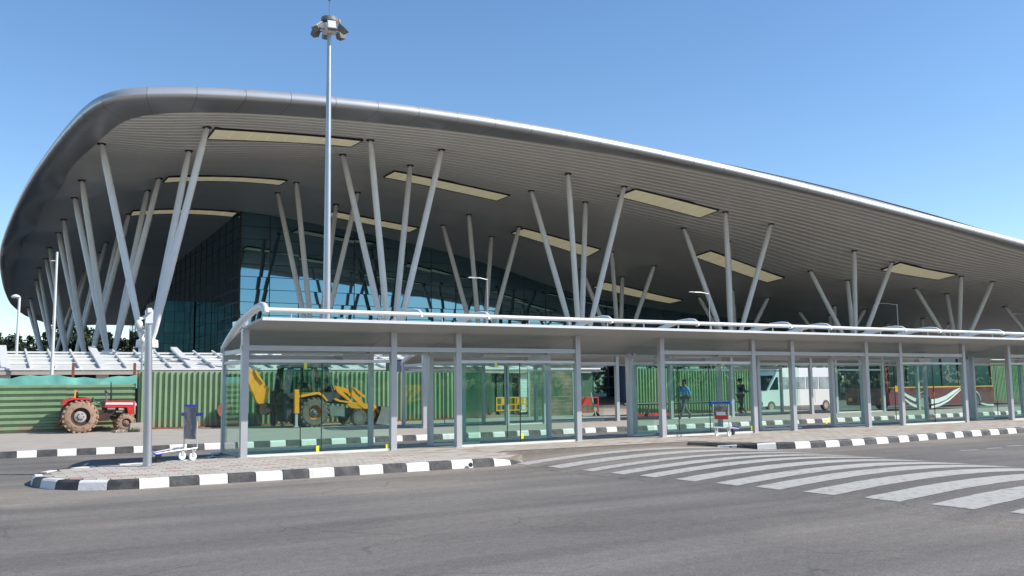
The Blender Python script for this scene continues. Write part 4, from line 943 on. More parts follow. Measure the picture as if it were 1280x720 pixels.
MB().ext([T(76, 531), T(79, 522), T(90, 519), T(90, 521), T(80, 524), T(78, 532)], YT+.5, YT+.54).build('lower_link', M_rust, t)
MB().ext([T(114, 519), T(126, 521), T(126, 524), T(114, 523)], YT+.2, YT+.46).build('footboard', M_eng, t)
# planter block, stones beside it
p0 = onz(170, 541, PV); a = ony(161.5, 540, 37.2); b = ony(181, 540, 37.2)
t = thing('planter_box', 'weathered white concrete planter with a few green weeds by the tractor front wheel', 'planter', (a.x, 37.2, PV))
zt = ony(165, 528.5, 37.2).z
MB().hexa([(a.x, 37.2, PV), (b.x, 37.2, PV), (b.x, 37.65, PV), (a.x, 37.65, PV), (a.x+.05, 37.22, zt-.03), (b.x-.02, 37.22, zt), (b.x-.02, 37.6, zt), (a.x+.05, 37.6, zt-.03)]).build('trough', M_conc, t)
mb = MB()
for k in range(70):
    x = random.uniform(a.x, a.x+.35); z = PV+random.random()*.02; h = random.uniform(.05, .2); dx = random.uniform(-.06, .06); y = random.uniform(37.05, 37.2)
    mb.quad([(x-.012, y, z), (x+.012, y, z), (x+dx, y-.02, z+h)])
stuff(mb.build('weeds', M_leaf2, t, fixn=False))
t = thing('rubble_heap', 'few broken pale bricks lying under the tractor nose', 'bricks', (a.x-.5, 37.3, PV))
for k in range(7):
    x = ony(142+k*2.6, 540, 37.3).x; s = random.uniform(.05, .09); o = MB().bevbox((-s, -s*.7, 0), (s, s*.7, s*1.1), .01).build('brick', M_conc, t); o.matrix_parent_inverse = Matrix.Identity(4); o.location = (x-t.location.x, random.uniform(-.2, .2), 0); o.rotation_euler = (0, 0, random.random()*3)
p = onz(276, 538, PV)
z1_ = ony(277, 500, p.y)
t = tag(MB().lathe([(.0, 0), (.33, .0), (.33, .05), (0, .05)], (0, 0, 0), 'Y', 24).build('round_sign_blank', M_rust), 'rusty round disc leaning on the green fence beside the shelter end', 'disc'); t.location = (ony(280, 520, 39.1).x, 38.95, .86); t.rotation_euler = (-.15, 0, .2)

# ================================================================== BACKHOE LOADER
YJ = 36.0
def J(px, py): return PXZ(px, py, YJ)
def JC(px, py): return J(300+px*100/720, 450+py*100/720)       # from close-up measurements
def JD(px, py): return J(380+px*120/864, 450+py*100/720)
cr = JD(100, 472); cf = JD(512, 520)
t = thing('backhoe_loader', 'yellow backhoe loader with dark cab parked behind the glass shelter', 'backhoe loader', (cr[0], YJ+1, PV))
rr1 = cr[1]-PV; rr2 = cf[1]-PV
wheel(t, 'rear_wheel', cr[0], YJ, YJ+.42, PV+rr1, rr1, rr1*.5, M_tyre, M_gry, 18, m_hub=M_yrim)
wheel(t, 'rear_wheel', cr[0], YJ+1.6, YJ+2.02, PV+rr1, rr1, rr1*.5, M_tyre, M_gry, 18, m_hub=M_yrim)
wheel(t, 'front_wheel', cf[0], YJ+.1, YJ+.4, PV+rr2, rr2, rr2*.5, M_tyre, M_gry, 16)
wheel(t, 'front_wheel', cf[0], YJ+1.6, YJ+1.9, PV+rr2, rr2, rr2*.5, M_tyre, M_gry, 16)
MB().ext([JC(480, 380), JD(240, 400), JD(420, 430), JD(560, 440), JD(560, 500), JD(400, 520), JD(240, 505), JC(470, 470)], YJ+.55, YJ+1.5).build('chassis', M_cab, t)
MB().ext([JD(235, 405), JD(375, 420), JD(375, 505), JD(250, 508)], YJ+.12, YJ+.6).build('fuel_tank', M_gry, t)
# rear fender arch
MB().ext([JC(520, 320), JC(545, 318), JC(690, 288), JD(140, 288), JD(175, 310), JD(218, 362), JD(208, 372), JD(165, 328), JD(130, 308), JC(700, 308), JC(560, 334), JC(520, 340)], YJ+.02, YJ+.5).build('fender', M_yel, t)
MB().ext([JC(520, 320), JC(545, 318), JC(690, 288), JD(140, 288), JD(175, 310), JD(218, 362), JD(208, 372), JD(165, 328), JD(130, 308), JC(700, 308), JC(560, 334), JC(520, 340)], YJ+1.55, YJ+2.0).build('fender', M_yel, t)
# cab: posts, roof and glass
y0c, y1c = YJ+.35, YJ+1.7
lo = {'rb': JC(440, 300), 'rt': JC(480, 60), 'ft': JD(225, 60), 'fb': JD(290, 290), 'mb': JD(110, 290), 'mt': JD(100, 60)}
for yy in (y0c, y1c):
    for a, b, wd in (('rb', 'rt', .13), ('mb', 'mt', .05), ('fb', 'ft', .06)):
        A_, B_ = lo[a], lo[b]; MB().ext([(A_[0]-wd, A_[1]), (A_[0]+wd, A_[1]), (B_[0]+wd, B_[1]), (B_[0]-wd, B_[1])], yy-.035, yy+.035).build('cab_post', M_cab, t)
    MB().ext([(lo['rb'][0], lo['rb'][1]), (lo['fb'][0], lo['fb'][1]), (lo['fb'][0]-.02, lo['fb'][1]-.4), (lo['rb'][0]+.1, lo['rb'][1]-.2)], yy-.03, yy+.03).build('cab_side', M_cab, t)
    MB().ext([(lo['rb'][0]+.1, lo['rb'][1]), (lo['mb'][0]-.05, lo['mb'][1]), (lo['mt'][0]-.05, lo['mt'][1]), (lo['rt'][0]+.12, lo['rt'][1])], yy-.01, yy+.01).build('side_window', M_vglass, t)
    MB().ext([(lo['mb'][0]+.05, lo['mb'][1]), (lo['fb'][0]-.05, lo['fb'][1]), (lo['ft'][0]-.05, lo['ft'][1]), (lo['mt'][0]+.05, lo['mt'][1])], yy-.01, yy+.01).build('door_window', M_vglass, t)
A_, B_ = lo['fb'], lo['ft']; MB().quad([(A_[0], y0c+.03, A_[1]), (A_[0], y1c-.03, A_[1]), (B_[0], y1c-.03, B_[1]), (B_[0], y0c+.03, B_[1])]).build('windscreen', M_vglass, t)
a, b = JC(470, 45), JD(245, 45); MB().ext([(a[0]-.12, a[1]-.08), (b[0]+.1, b[1]-.08), (b[0]+.06, b[1]+.03), (a[0]-.08, a[1]+.03)], y0c-.1, y1c+.1).build('cab_roof', M_cab, t)
MB().ext([(a[0]+.4, a[1]+.031), (b[0]+.08, b[1]+.031), (b[0]+.06, b[1]+.07), (a[0]+.42, a[1]+.07)], y0c-.12, y1c+.12).build('cab_roof_trim', M_yel, t)
MB().ext([JC(590, 200), JC(640, 195), JC(690, 260), JC(700, 290), JC(590, 290)], YJ+.75, YJ+1.3).build('seat', M_blk, t)
# engine bonnet and loader arms
MB().ext([JD(290, 232), JD(400, 245), JD(445, 270), JD(445, 400), JD(300, 390), JD(290, 300)], YJ+.6, YJ+1.45).build('engine_hood', M_cab, t)
MB().ext([JD(290, 228), JD(400, 243), JD(447, 268), JD(447, 312), JD(400, 285), JD(320, 272)], YJ+.56, YJ+1.49).build('hood_cover', M_yel, t)
for yy in (YJ+.2, YJ+1.6):
    MB().ext([JD(295, 235), JD(330, 240), JD(450, 370), JD(440, 380), JD(320, 290)], yy+.05, yy+.18).build('lift_ram', M_yel, t)
    MB().ext([JD(285, 355), JD(330, 375), JD(500, 400), JD(560, 440), JD(560, 400), JD(520, 330), JD(480, 270), JD(450, 245), JD(445, 330), JD(500, 385), JD(340, 360), JD(295, 340)], yy, yy+.14).build('loader_arm', M_yel, t)
    MB().ext([JD(455, 245), JD(470, 245), JD(570, 325), JD(562, 345), JD(500, 300)], yy-.04, yy-.005).build('arm_link', M_yel, t)
    MB().ext([JD(560, 390), JD(640, 395), JD(660, 410), JD(710, 470), JD(695, 485), JD(645, 430), JD(665, 500), JD(650, 530), JD(620, 520), JD(600, 440), JD(560, 440)], yy, yy+.12).build('tilt_link', M_yel, t)
MB().ext([JD(680, 415), JD(765, 420), JD(772, 560), JD(740, 585), JD(630, 582), JD(634, 560), JD(700, 548), JD(735, 520), JD(735, 430), JD(680, 425)], YJ-.05, YJ+2.0).build('front_bucket', M_eng, t)
MB().ext([JD(640, 575), JD(680, 470), JD(690, 420), JD(764, 422), JD(770, 560), JD(735, 583)], YJ-.09, YJ-.05).ext([JD(640, 575), JD(680, 470), JD(690, 420), JD(764, 422), JD(770, 560), JD(735, 583)], YJ+2.0, YJ+2.04).build('bucket_side', M_gry, t)
# backhoe: boom, dipper, bucket, stabiliser
MB().ext([JC(92, 60), JC(120, 42), JC(190, 110), JC(320, 260), JC(285, 400), JC(235, 405), JC(205, 380), JC(110, 150), JC(92, 110)], YJ+.85, YJ+1.15).build('boom', M_yel, t)
MB().ext([JC(180, 85), JC(195, 85), JC(265, 200), JC(255, 210), JC(200, 140)], YJ+.78, YJ+.84).build('boom_ram', M_yel, t)
MB().ext([JC(235, 395), JC(300, 390), JC(360, 400), JC(420, 420), JC(410, 470), JC(340, 470), JC(300, 480), JC(240, 490), JC(215, 450)], YJ+.8, YJ+1.2).build('slew_frame', M_eng, t)
MB().ext([JC(355, 280), JC(385, 280), JC(390, 390), JC(400, 470), JC(350, 470), JC(350, 380)], YJ+.75, YJ+1.25).build('hydraulic_block', M_eng, t)
MB().ext([JC(225, 400), JC(300, 400), JC(330, 470), JC(300, 500), JC(240, 498), JC(222, 470)], YJ+.75, YJ+1.3).build('digging_bucket', M_eng, t)
MB().ext([JC(345, 470), JC(385, 470), JC(380, 600), JC(350, 600)], YJ+.9, YJ+1.1).build('kingpost', M_blk, t)
for yy in (YJ-.05, YJ+1.85):
    MB().ext([JC(490, 265), JC(530, 265), JC(530, 480), JC(490, 480)], yy, yy+.16).build('stabiliser_case', M_yel, t)
    MB().ext([JC(497, 480), JC(520, 480), JC(520, 590), JC(530, 605), JC(485, 605), JC(497, 590)], yy+.04, yy+.12).build('stabiliser_leg', M_steel, t)
MB().ext([JC(430, 300), JC(500, 300), JC(490, 560), JC(440, 560), JC(425, 420)], YJ+.4, YJ+1.6).build('rear_frame', M_cab, t)
a = JD(305, 200); MB().ext([JD(300, 170), JD(322, 170), JD(322, 205), JD(300, 205)], YJ+.25, YJ+.29).build('mirror', M_blk, t)
MB().tube([(JD(240, 80)[0], YJ+.3, JD(240, 80)[1]), (JD(310, 100)[0], YJ+.25, JD(310, 100)[1]), (a[0], YJ+.27, a[1])], .015, seg=6).build('mirror_arm', M_blk, t)
MB().tube([(JD(300, 235)[0], YJ+1.2, JD(300, 235)[1]), (JD(297, 110)[0], YJ+1.2, JD(297, 110)[1])], .03, seg=6).build('exhaust', M_blk, t)

# ================================================================== LUGGAGE TROLLEYS
def trolley(loc, rz, label, board=True, s=1.0):
    t = thing('luggage_trolley', label, 'trolley', (0, 0, 0), 'luggage trolleys')
    L_, Wd = .92, .5
    # x forward (nose), handle at -x
    for y in (-Wd/2, Wd/2):
        MB().tube([(-.38, y, .95), (-.40, y, .5), (-.40, y, .28), (-.34, y, .2)], .016, seg=8).build('upright', M_steel, t, auto=60)
        MB().tube([(-.40, y, .26), (0, y*.85, .24), (.5, y*.45, .19)], .018, seg=8).build('side_rail', M_steel, t, auto=60)
    for x, ww in ((-.3, .46), (-.1, .42), (.1, .38), (.3, .3)): MB().tube([(x, -ww/2, .235-.06*(x+.3)), (x, ww/2, .235-.06*(x+.3))], .011, seg=6).build('deck_bar', M_steel, t)
    MB().tube([(.5, -.12, .19), (.56, -.1, .23), (.56, .1, .23), (.5, .12, .19)], .018, seg=8).build('nose_bar', M_blue, t)
    MB().bevbox((.3, -.05, .15), (.42, .05, .21), .01).build('nose_bumper', M_blue, t)
    MB().tube([(-.43, -.33, .98), (-.43, .33, .98)], .026, seg=10).build('handle', M_blue, t, auto=60)
    MB().bevbox((-.47, -.36, .95), (-.38, -.24, 1.02), .012).build('handle_grip', M_blue, t)
    MB().bevbox((-.47, .24, .95), (-.38, .36, 1.02), .012).build('handle_grip', M_blue, t)
    if board:
        MB().box((-.385, -.21, .45), (-.372, .21, 1.16)).build('advert_board', M_ad, t)
        MB().box((-.388, -.24, 1.15), (-.37, .24, 1.2)).build('board_clip', M_blue, t)
    else:
        bk = MB().box((-.385, -.22, .50), (-.372, .22, .88)).build('advert_board', M_ad2, t)
        MB().box((-.390, -.215, .50), (-.386, .215, .60)).build('board_red_strip', M_bre, t)
        MB().box((-.390, -.15, .62), (-.386, .15, .72)).build('board_white_panel', M_bw, t)
    for y in (-.2, .2):
        for x in (-.33,):
            wh = bpy.data.objects.new('wheel', None); COL.objects.link(wh); wh.parent = t; wh.location = (x, y, .085)
            o = bpy.data.objects.new('tyre', MB().lathe([(.03, -.02), (.085, -.02), (.09, 0), (.085, .02), (.03, .02)], (0, 0, 0), 'Y', 16).mesh('tyre', M_bw)); COL.objects.link(o); o.parent = wh
            o = bpy.data.objects.new('wheel_fork', MB().box((-.03, -.035, 0), (.03, -.027, .17)).box((-.03, .027, 0), (.03, .035, .17)).box((-.03, -.035, .15), (.03, .035, .17)).mesh('wheel_fork', M_steel)); COL.objects.link(o); o.parent = wh
    wh = bpy.data.objects.new('wheel', None); COL.objects.link(wh); wh.parent = t; wh.location = (.36, 0, .085)
    o = bpy.data.objects.new('tyre', MB().lathe([(.03, -.02), (.08, -.02), (.085, 0), (.08, .02), (.03, .02)], (0, 0, 0), 'Y', 16).mesh('tyre', M_blk)); COL.objects.link(o); o.parent = wh
    t.location = loc; t.rotation_euler = (0, 0, rz); t.scale = (s, s, s)
    return t
def admat(name, a, b, sc):
    m = mat(name, a, .5, col2=b, vscale=sc, vlo=.42, vhi=.58, detail=3); return m
M_ad = admat('printed_advert', (.34, .27, .25), (.13, .13, .16), 5)
M_ad2 = admat('printed_advert_grey', (.30, .27, .26), (.16, .14, .14), 8)
a = onz(226, 577, PV); trolley((a.x-.1, a.y+.25, PV), math.radians(-158), 'luggage trolley with tall advert board standing by the grey pole')
a = onz(909, 545, PV); trolley((a.x+.12, a.y+.1, PV), math.radians(20), 'luggage trolley with low red and grey board in front of the shelter glass', False, s=.98)

# ================================================================== BARRIERS
def barrier(x, y, m, label, w_=1.15, h=.95, rz=0):
    t = thing('plastic_barrier', label, 'barrier', (x, y, PV), 'plastic road barriers', rz)
    def add(nm, mb, mm=m):
        o = bpy.data.objects.new(nm, mb.mesh(nm, mm)); COL.objects.link(o); o.parent = t
    add('frame', MB().bevbox((0, -.03, .18), (.06, .03, h), .01).bevbox((w_-.06, -.03, .18), (w_, .03, h), .01).bevbox((.06, -.028, h-.07), (w_-.06, .028, h), .01).bevbox((.06, -.028, .18), (w_-.06, .028, .25), .01))
    add('mid_rail', MB().bevbox((.06, -.026, .5), (w_-.06, .026, .56), .01))
    for k in range(1, 4): add('bar', MB().box((w_*k/4-.02, -.02, .25), (w_*k/4+.02, .02, h-.07)))
    add('sign_plate', MB().box((w_*.25, -.035, .58), (w_*.62, -.028, h-.08)))
    for fx in (.15, w_-.15): add('foot', MB().hexa([(fx-.06, -.25, 0), (fx+.06, -.25, 0), (fx+.06, .25, 0), (fx-.06, .25, 0), (fx-.04, -.08, .18), (fx+.04, -.08, .18), (fx+.04, .08, .18), (fx-.04, .08, .18)]), M_blk)
    return t
for k, px in enumerate((620, 641, 660)):
    p = ony(px, 505, 44.5); lab = ['orange plastic barrier nearest the dark green fence', 'orange plastic barrier in the middle of its row', 'orange plastic barrier in front of the white shutter'][k]
    barrier(p.x, 44.5+.1*k, M_bor, lab, w_=1.25)
p = ony(689, 505, 43.5); barrier(p.x, 43.5, M_bcr, 'pale cream plastic barrier right of the orange ones', 1.5)
p = ony(731, 505, 38.5); barrier(p.x-.5, 38.5, M_bre, 'red plastic barrier in front of the dark green shutter', 1.35)
a = ony(742, 517, 37.5); b = ony(750, 491, 37.5); tag(MB().tube([(a.x, 37.3, PV), (b.x, 38.3, b.z)], .035, seg=8).build('leaning_plank', M_conc), 'pale plank leaning beside the red barrier', 'plank')
# pipe brace in front of bright fence
t = thing('pipe_brace', 'dark pipe rail with slanting struts in front of the bright green fence', 'rail', (28, 36, PV))
MB().tube([(27.6, 36.2, .75), (36, 37.0, .75)], .06, seg=8).build('rail', M_dark, t)
for k in range(4): x = 28.6+2.2*k; MB().tube([(x+.7, 36.3+.09*x-2.5, .75), (x, 35.7, PV)], .05, seg=6).build('strut', M_dark, t); 
MB().box((27.8, 35.9, PV), (30.5, 36.0, PV+.12)).build('base_board', M_bre, t)

# ================================================================== BUS
YBUS = 33.3
bx0 = ony(1113, 515, YBUS).x; bx1 = ony(1243, 512, YBUS).x; zl = ony(1180, 483.5, YBUS).z; zroof = 3.05; zsk = .38
t = thing('maroon_bus', 'dark maroon bus with white swoosh stripes and a yellow waistline behind the shelter', 'bus', (bx0, YBUS, 0))
B0, B1 = bx0-.35, bx1; y0b, y1b = YBUS, YBUS+2.9
MB().hexa([(B0+.35, y0b, zsk), (B1, y0b, zsk), (B1, y1b, zsk), (B0+.35, y1b, zsk), (B0+.25, y0b, zl), (B1, y0b, zl), (B1, y1b, zl), (B0+.25, y1b, zl)]).build('body', M_mar, t)
MB().hexa([(B0+.25, y0b+.03, zl), (B1-.02, y0b+.03, zl), (B1-.02, y1b-.03, zl), (B0+.25, y1b-.03, zl), (B0-.12+.15, y0b+.08, zroof), (B1-.1, y0b+.08, zroof), (B1-.1, y1b-.08, zroof), (B0+.03, y1b-.08, zroof)]).build('window_band', M_vwin, t)
MB().hexa([(B0, y0b+.02, zroof), (B1-.05, y0b+.02, zroof), (B1-.05, y1b-.02, zroof), (B0, y1b-.02, zroof), (B0+.2, y0b+.3, zroof+.22), (B1-.3, y0b+.3, zroof+.22), (B1-.3, y1b-.3, zroof+.22), (B0+.2, y1b-.3, zroof+.22)]).build('roof', M_mar, t)
MB().box((B0+.27, y0b-.012, zl-.03), (B1, y0b-.002, zl+.035)).build('yellow_waistline', M_stk if False else M_bor, t)
nwin = 6
for k in range(nwin+1):
    x = B0+.4+(B1-B0-.5)*k/nwin; MB().box((x-.04, y0b+.0, zl+.04), (x+.04, y0b+.05, zroof)).build('window_pillar', M_mar if k in (0, nwin) else M_dark, t)
MB().hexa([(B0+.22, y0b+.0, zl-.3), (B0+.40, y0b+.0, zl-.3), (B0+.40, y0b+.06, zl-.3), (B0+.22, y0b+.06, zl-.3), (B0-.02, y0b+.0, zroof), (B0+.1, y0b+.0, zroof), (B0+.1, y0b+.06, zroof), (B0-.02, y0b+.06, zroof)]).build('front_pillar', M_busr, t)
def swoosh(P, wd):
    mb = MB(); pts = [Vector(PXZ(px, py, y0b)+(0,)) for px, py in P]
    for i, p in enumerate(pts): mb.v += [(p.x, y0b-.012, p.y-wd[i]/2), (p.x, y0b-.012, p.y+wd[i]/2)]
    for i in range(len(pts)-1): mb.f.append((2*i, 2*i+2, 2*i+3, 2*i+1))
    return mb
swoosh([(1122, 484), (1126, 489), (1134, 495), (1142, 499), (1149, 501)], [.08, .14, .18, .2, .2]).build('swoosh', M_bw, t, fixn=False)
swoosh([(1131, 499), (1137, 504), (1143, 507), (1149, 509)], [.1, .14, .16, .16]).build('swoosh', M_bw, t, fixn=False)
swoosh([(1164, 502), (1172, 501), (1182, 497), (1192, 490), (1200, 485)], [.26, .26, .24, .2, .06]).build('swoosh', M_bw, t, fixn=False)
swoosh([(1164, 509), (1175, 506), (1186, 500), (1196, 491), (1202, 486)], [.14, .14, .12, .1, .04]).build('swoosh', M_bw, t, fixn=False)
swoosh([(1226, 504), (1235, 506), (1242, 506)], [.08, .1, .1]).build('swoosh', M_bw, t, fixn=False)
for px in (1154, 1218):
    x = ony(px, 505, y0b).x; wheel(t, 'wheel', x, y0b-.02, y0b+.3, .5, .48, .27, M_tyre, M_rim, 0)
    wheel(t, 'wheel', x, y1b-.3, y1b+.0, .5, .48, .27, M_tyre, M_rim, 0)
    arc = [(x+.58*math.cos(a), y0b-.014, .5+.58*math.sin(a)) for a in [math.pi*k/12 for k in range(13)]]
    MB().tube(arc, .05, seg=6).build('wheel_arch', M_blk if px < 1200 else M_bw, t)
# front face details (faces down the lane, in shade)
fy = (y0b, y1b)
MB().hexa([(B0+.235, y0b+.15, zl+.05), (B0+.235, y0b+.12, zl+.05), (B0+.225, y1b-.15, zl+.05), (B0+.225, y1b-.15, zl+.05), (B0-.0, y0b+.15, zroof-.05), (B0+.01, y0b+.15, zroof-.05), (B0+.01, y1b-.15, zroof-.05), (B0-.0, y1b-.15, zroof-.05)]).build('windscreen', M_vwin, t)
for yy in (y0b+.25, y1b-.5):
    MB().box((B0+.24, yy, .62), (B0+.26, yy+.28, .8)).build('headlight', M_org, t)
MB().box((B0+.235, y0b+.9, .98), (B0+.255, y0b+1.9, 1.02)).build('red_line', M_bre, t)
p = ony(1120, 485, y0b); MB().box((p.x-.1, y0b-.018, p.z-.22), (p.x+.12, y0b-.004, p.z+.12)).build('side_lamp', M_org, t)
MB().box((ony(1167, 493, y0b).x-.06, y0b-.018, ony(1167, 493, y0b).z-.15), (ony(1167, 493, y0b).x+.06, y0b-.004, ony(1167, 493, y0b).z+.15)).build('side_marker', M_org, t)

# ================================================================== WHITE VANS
def van(px0, px1, Y, label, rz=0):
    a = ony(px0, 510, Y); b = ony(px1, 510, Y); L = b.x-a.x; t = thing('white_van', label, 'van', (a.x, Y, .0), 'white vans parked beyond the lane')
    W_ = 2.0; h = 2.6
    side = [(0, .35), (0, 1.15), (.45, 1.25), (1.15, 2.15), (1.4, h), (L-.1, h), (L, 2.2), (L, .35)]
    MB().ext([(a.x+x, z) for x, z in side], Y, Y+W_).build('body', M_bw, t)
    MB().ext([(a.x+.62, 1.32), (a.x+1.35, 1.32), (a.x+1.35, 2.05), (a.x+1.2, 2.05)], Y-.02, Y-.002).build('cab_window', M_facd, t)
    n = max(1, int((L-1.6)/1.1))
    for k in range(n): x = a.x+1.5+k*(L-1.7)/n; MB().box((x, Y-.02, 1.35), (x+(L-1.7)/n-.12, Y-.002, 2.05)).build('window', M_vlite, t)
    MB().hexa([(a.x+.45, Y+.1, 1.27), (a.x+.45, Y+W_-.1, 1.27), (a.x+.5, Y+W_-.1, 1.27), (a.x+.5, Y+.1, 1.27), (a.x+1.11, Y+.15, 2.13), (a.x+1.11, Y+W_-.15, 2.13), (a.x+1.14, Y+W_-.15, 2.15), (a.x+1.14, Y+.15, 2.15)]).build('windscreen', M_facd, t)
    for x in (.75, L-.8):
        wheel(t, 'wheel', a.x+x, Y-.03, Y+.2, .33, .33, .19, M_tyre, M_rim)
    MB().box((a.x-.06, Y, .4), (a.x+.05, Y+W_, .6)).build('bumper', M_gry, t)
    MB().bevbox((a.x-.02, Y+.1, .72), (a.x+.05, Y+.4, .92), .01).build('headlight', M_wht, t)
    for k in range(1, 3): MB().box((a.x+1.45+k*(L-1.7)/3, Y-.008, .5), (a.x+1.46+k*(L-1.7)/3, Y-.002, 1.3)).build('panel_seam', M_dark, t)
van(903, 943, 38.6, 'white van standing left, behind the dark-blue-clad walker')
van(953, 1044, 39.2, 'long white minibus parked right, beside the maroon bus front')

# ================================================================== PEOPLE
def skin(name, pts, edges, rad, m, parent, sub=1):
    me = bpy.data.meshes.new(name); me.from_pydata(pts, edges, []); me.update(); me.materials.append(m)
    o = bpy.data.objects.new(name, me); COL.objects.link(o); o.parent = parent
    md = o.modifiers.new('skin', 'SKIN'); sv = me.skin_vertices[0].data
    for i, r in enumerate(rad): sv[i].radius = (r, r) if not isinstance(r, tuple) else r
    sv[0].use_root = True; md.use_smooth_shade = True
    s = o.modifiers.new('sub', 'SUBSURF'); s.levels = sub; s.render_levels = sub
    return o
def person(loc, rz, label, stride, shirt, trousers, arm_l=(.15, -.12), arm_r=(-.1, .15), bag=None, carry=0, height=1.7):
    t = thing('person', label, 'person', loc, 'people walking beyond the shelter', rz); t.scale = (height/1.72,)*3
    # x forward, y left, z up
    hipz = .90; s = stride
    P = [(0, 0, .95)]; R = [.13]; E = []
    def add(p, r, pr): P.append(p); R.append(r); E.append((pr, len(P)-1)); return len(P)-1
    ch = add((.02, 0, 1.22), (.15, .12), 0); nk = add((.02, 0, 1.42), .085, ch); n2 = add((.03, 0, 1.50), .055, nk); hd = add((.045, 0, 1.60), .085, n2); add((.04, 0, 1.68), .075, hd)
    legs = []
    for sy, sw in ((1, s), (-1, -s)):
        hp = add((0, .09*sy, .90), .095, 0); kn = add((.30*sw+.06, .095*sy, .49), .065, hp); an = add((.62*sw-(.12 if sw < 0 else 0), .095*sy, .10 if sw > 0 else .14), .042, kn); ft = add((.62*sw+.16-(.12 if sw < 0 else 0), .1*sy, .045), .035, an)
        legs.append((hp, kn, an, ft))
    arms = []
    for sy, (ea, ha) in ((1, arm_l), (-1, arm_r)):
        sh = add((.02, .19*sy, 1.38), .06, nk); el = add((.02+ea, .25*sy, 1.11), .043, sh); wr = add((.02+ha*1.5, .25*sy, .88 + abs(ha)*.4 + carry*.1), .028, el); pa = add((P[wr][0]+.05, P[wr][1], P[wr][2]-.06), .034, wr)
        for k in range(4): f1 = add((P[pa][0]+.02+.008*k, P[pa][1]+(-.03+.02*k), P[pa][2]-.045), .009, pa); add((P[f1][0]+.01, P[f1][1], P[f1][2]-.035-.004*k), .008, f1)
        th_ = add((P[pa][0]+.035, P[pa][1]-.02*sy, P[pa][2]-.02), .01, pa)
        arms.append((sh, el, wr))
    skin('body', P, E, R, M_skin, t, 1)
    # clothes: shells around the same bones
    Q = [P[0], P[ch], P[nk]]; RR = [.145, (.17, .14), .10]; EE = [(0, 1), (1, 2)]
    for (sh, el, wr) in arms:
        i = len(Q); mid = tuple((a+b)/2 for a, b in zip(P[el], P[wr])); Q += [P[sh], P[el], mid]; RR += [.075, .056, .048]; EE += [(2, i), (i, i+1), (i+1, i+2)]
    skin('shirt', Q, EE, RR, shirt, t, 1)
    Q = [(0, 0, .97)]; RR = [.145]; EE = []
    for (hp, kn, an, ft) in legs:
        i = len(Q); Q += [P[hp], P[kn], P[an]]; RR += [.11, .08, .062]; EE += [(0, i), (i, i+1), (i+1, i+2)]
    skin('trousers', Q, EE, RR, trousers, t, 1)
    skin('hair', [(.02, 0, 1.66), (.03, 0, 1.71), (-.02, 0, 1.63)], [(0, 1), (0, 2)], [.088, .07, .075], M_hair, t, 1)
    skin('nose', [(.125, 0, 1.60), (.145, 0, 1.585)], [(0, 1)], [.012, .012], M_skin, t, 1)
    for k, (hp, kn, an, ft) in enumerate(legs):
        skin('shoe', [P[an], P[ft]], [(0, 1)], [.05, .042], M_blk, t, 1)
    return t
a = onz(851, 524, PV); person((a.x, a.y-.3, PV), math.radians(188), 'man striding left in a light blue shirt and grey trousers behind the glass', 1.0*.62, M_shl, M_trg, arm_l=(-.12, -.05), arm_r=(.1, .22))
a = onz(916, 517, PV); b = person((a.x-.6, a.y-1.2, PV), math.radians(-10), 'man standing in a navy shirt and dark trousers, hands held forward', .12, M_shb, M_trs, arm_l=(.1, .28), arm_r=(.1, .28), carry=1.5, height=1.75)
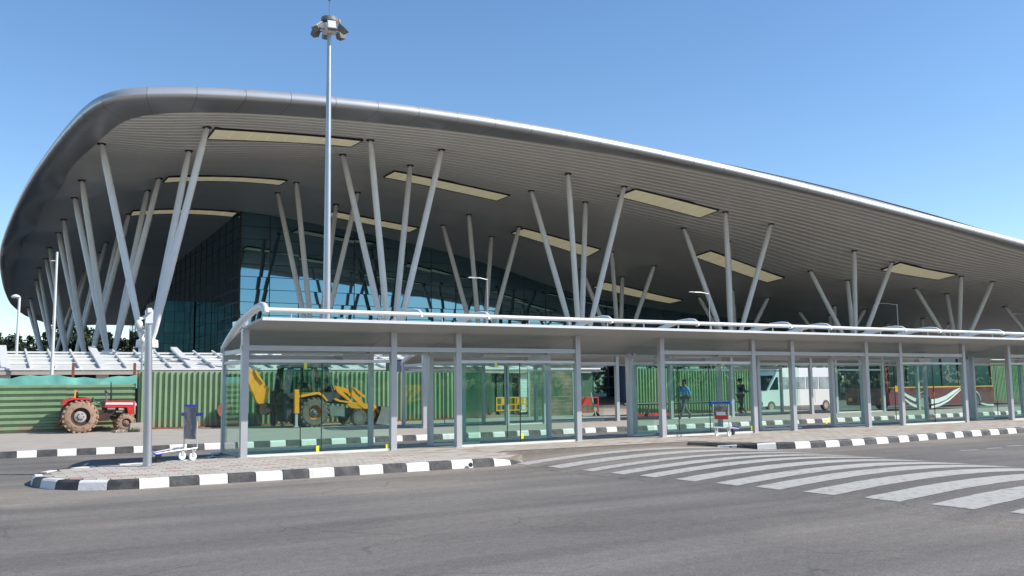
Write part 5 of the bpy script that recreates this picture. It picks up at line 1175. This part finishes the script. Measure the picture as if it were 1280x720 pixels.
# ================================================================== TREES
def tree(loc, h, spread, label, seed, conif=False):
    rnd = random.Random(seed); t = thing('tree', label, 'tree', loc, 'dark trees beyond the roof')
    MB().tube([(loc[0], loc[1], 0), (loc[0]+.2, loc[1], h*.35), (loc[0]+.1, loc[1]+.2, h*.75)], [.35, .25, .08], seg=8).build('trunk', M_bark, t)
    mb = MB()
    for k in range(5):
        a = rnd.random()*6.28; mb.tube([(loc[0]+.15, loc[1], h*(.3+.08*k)), (loc[0]+math.cos(a)*spread*.5, loc[1]+math.sin(a)*spread*.5, h*(.5+.09*k))], [.12, .04], seg=5)
    mb.build('limb', M_bark, t)
    mb = MB(); mb2 = MB()
    cl = [(rnd.gauss(0, spread*.42), rnd.gauss(0, spread*.42), h*(.22+.73*rnd.random()), rnd.uniform(.55, 1.1)*spread*.28) for _ in range(38)]
    for (cx, cy, cz, cr) in cl:
        if conif: k_ = max(.15, 1-(cz/h)); cx *= k_*1.5; cy *= k_*1.5
        tgt = mb if rnd.random() < .6 else mb2
        for q in range(75):
            d = Vector((rnd.gauss(0, 1), rnd.gauss(0, 1), rnd.gauss(0, .8))).normalized()*cr*rnd.random()**.4; p = Vector((loc[0]+cx, loc[1]+cy, cz))+d; s = rnd.uniform(.28, .55)
            a1 = Vector((rnd.gauss(0, 1), rnd.gauss(0, 1), rnd.gauss(0, 1))).normalized(); b1 = a1.cross(Vector((rnd.gauss(0, 1), rnd.gauss(0, 1), rnd.gauss(0, 1)))).normalized()
            tgt.quad([p-a1*s, p+b1*s*.5, p+a1*s, p-b1*s*.5])
    mb.build('crown', M_leaf, t, fixn=False); mb2.build('crown_light_leaves', M_leaf2, t, fixn=False)
TL = [(-40, 424, 205, 9), (-14, 430, 200, 8), (8, 427, 190, 9), (26, 432, 200, 8), (74, 428, 190, 6.5), (86, 416, 192, 7), (97, 412, 195, 8), (110, 424, 190, 6.5), (124, 436, 198, 6), (148, 434, 198, 6), (166, 434, 196, 6)]
TLab = ['broad dark tree just outside the left edge', 'low dark tree at the left edge of the view', 'wide dark tree under the far left end of the roof', 'dark tree right behind the curved-arm street lamp', 'small dark tree left in the clump under the columns', 'mid-height dark tree in the clump under the columns', 'tallest dark tree in the clump under the columns', 'dark tree at the right side of the clump', 'low dark bush-like tree left of the navy plinth', 'low dark tree just right of the navy plinth', 'low dark tree beside the grey camera pole']
for k, ((px, py, Y, sp), lb_) in enumerate(zip(TL, TLab)):
    p = ony(px, py, Y); tree((p.x, Y, 0), p.z*1.16, sp*.62, lb_, 100+k)
# unseen tree belt, added so the shelter glass has something dark to mirror
rnd = random.Random(5); mb = MB()
for k in range(260):
    x = -80+k*1.6+rnd.uniform(-1, 1); y = -52+rnd.uniform(-5, 5); h = rnd.uniform(5.5, 9.5)
    for q in range(46):
        p = Vector((x+rnd.gauss(0, 1.5), y+rnd.gauss(0, 1.5), h*rnd.random()**.7)); s_ = rnd.uniform(.5, 1.0)
        a1 = Vector((rnd.gauss(0, 1), rnd.gauss(0, 1), rnd.gauss(0, 1))).normalized(); b1 = a1.cross(Vector((rnd.gauss(0, 1), rnd.gauss(0, 1), rnd.gauss(0, 1)))).normalized()
        mb.quad([p-a1*s_, p+b1*s_*.6, p+a1*s_, p-b1*s_*.6])
tag(stuff(mb.build('added_tree_belt', M_leaf, fixn=False)), 'dark belt of unseen trees added behind the camera for the shelter glass to mirror', 'trees')
print('OBJECTS', len(bpy.data.objects))
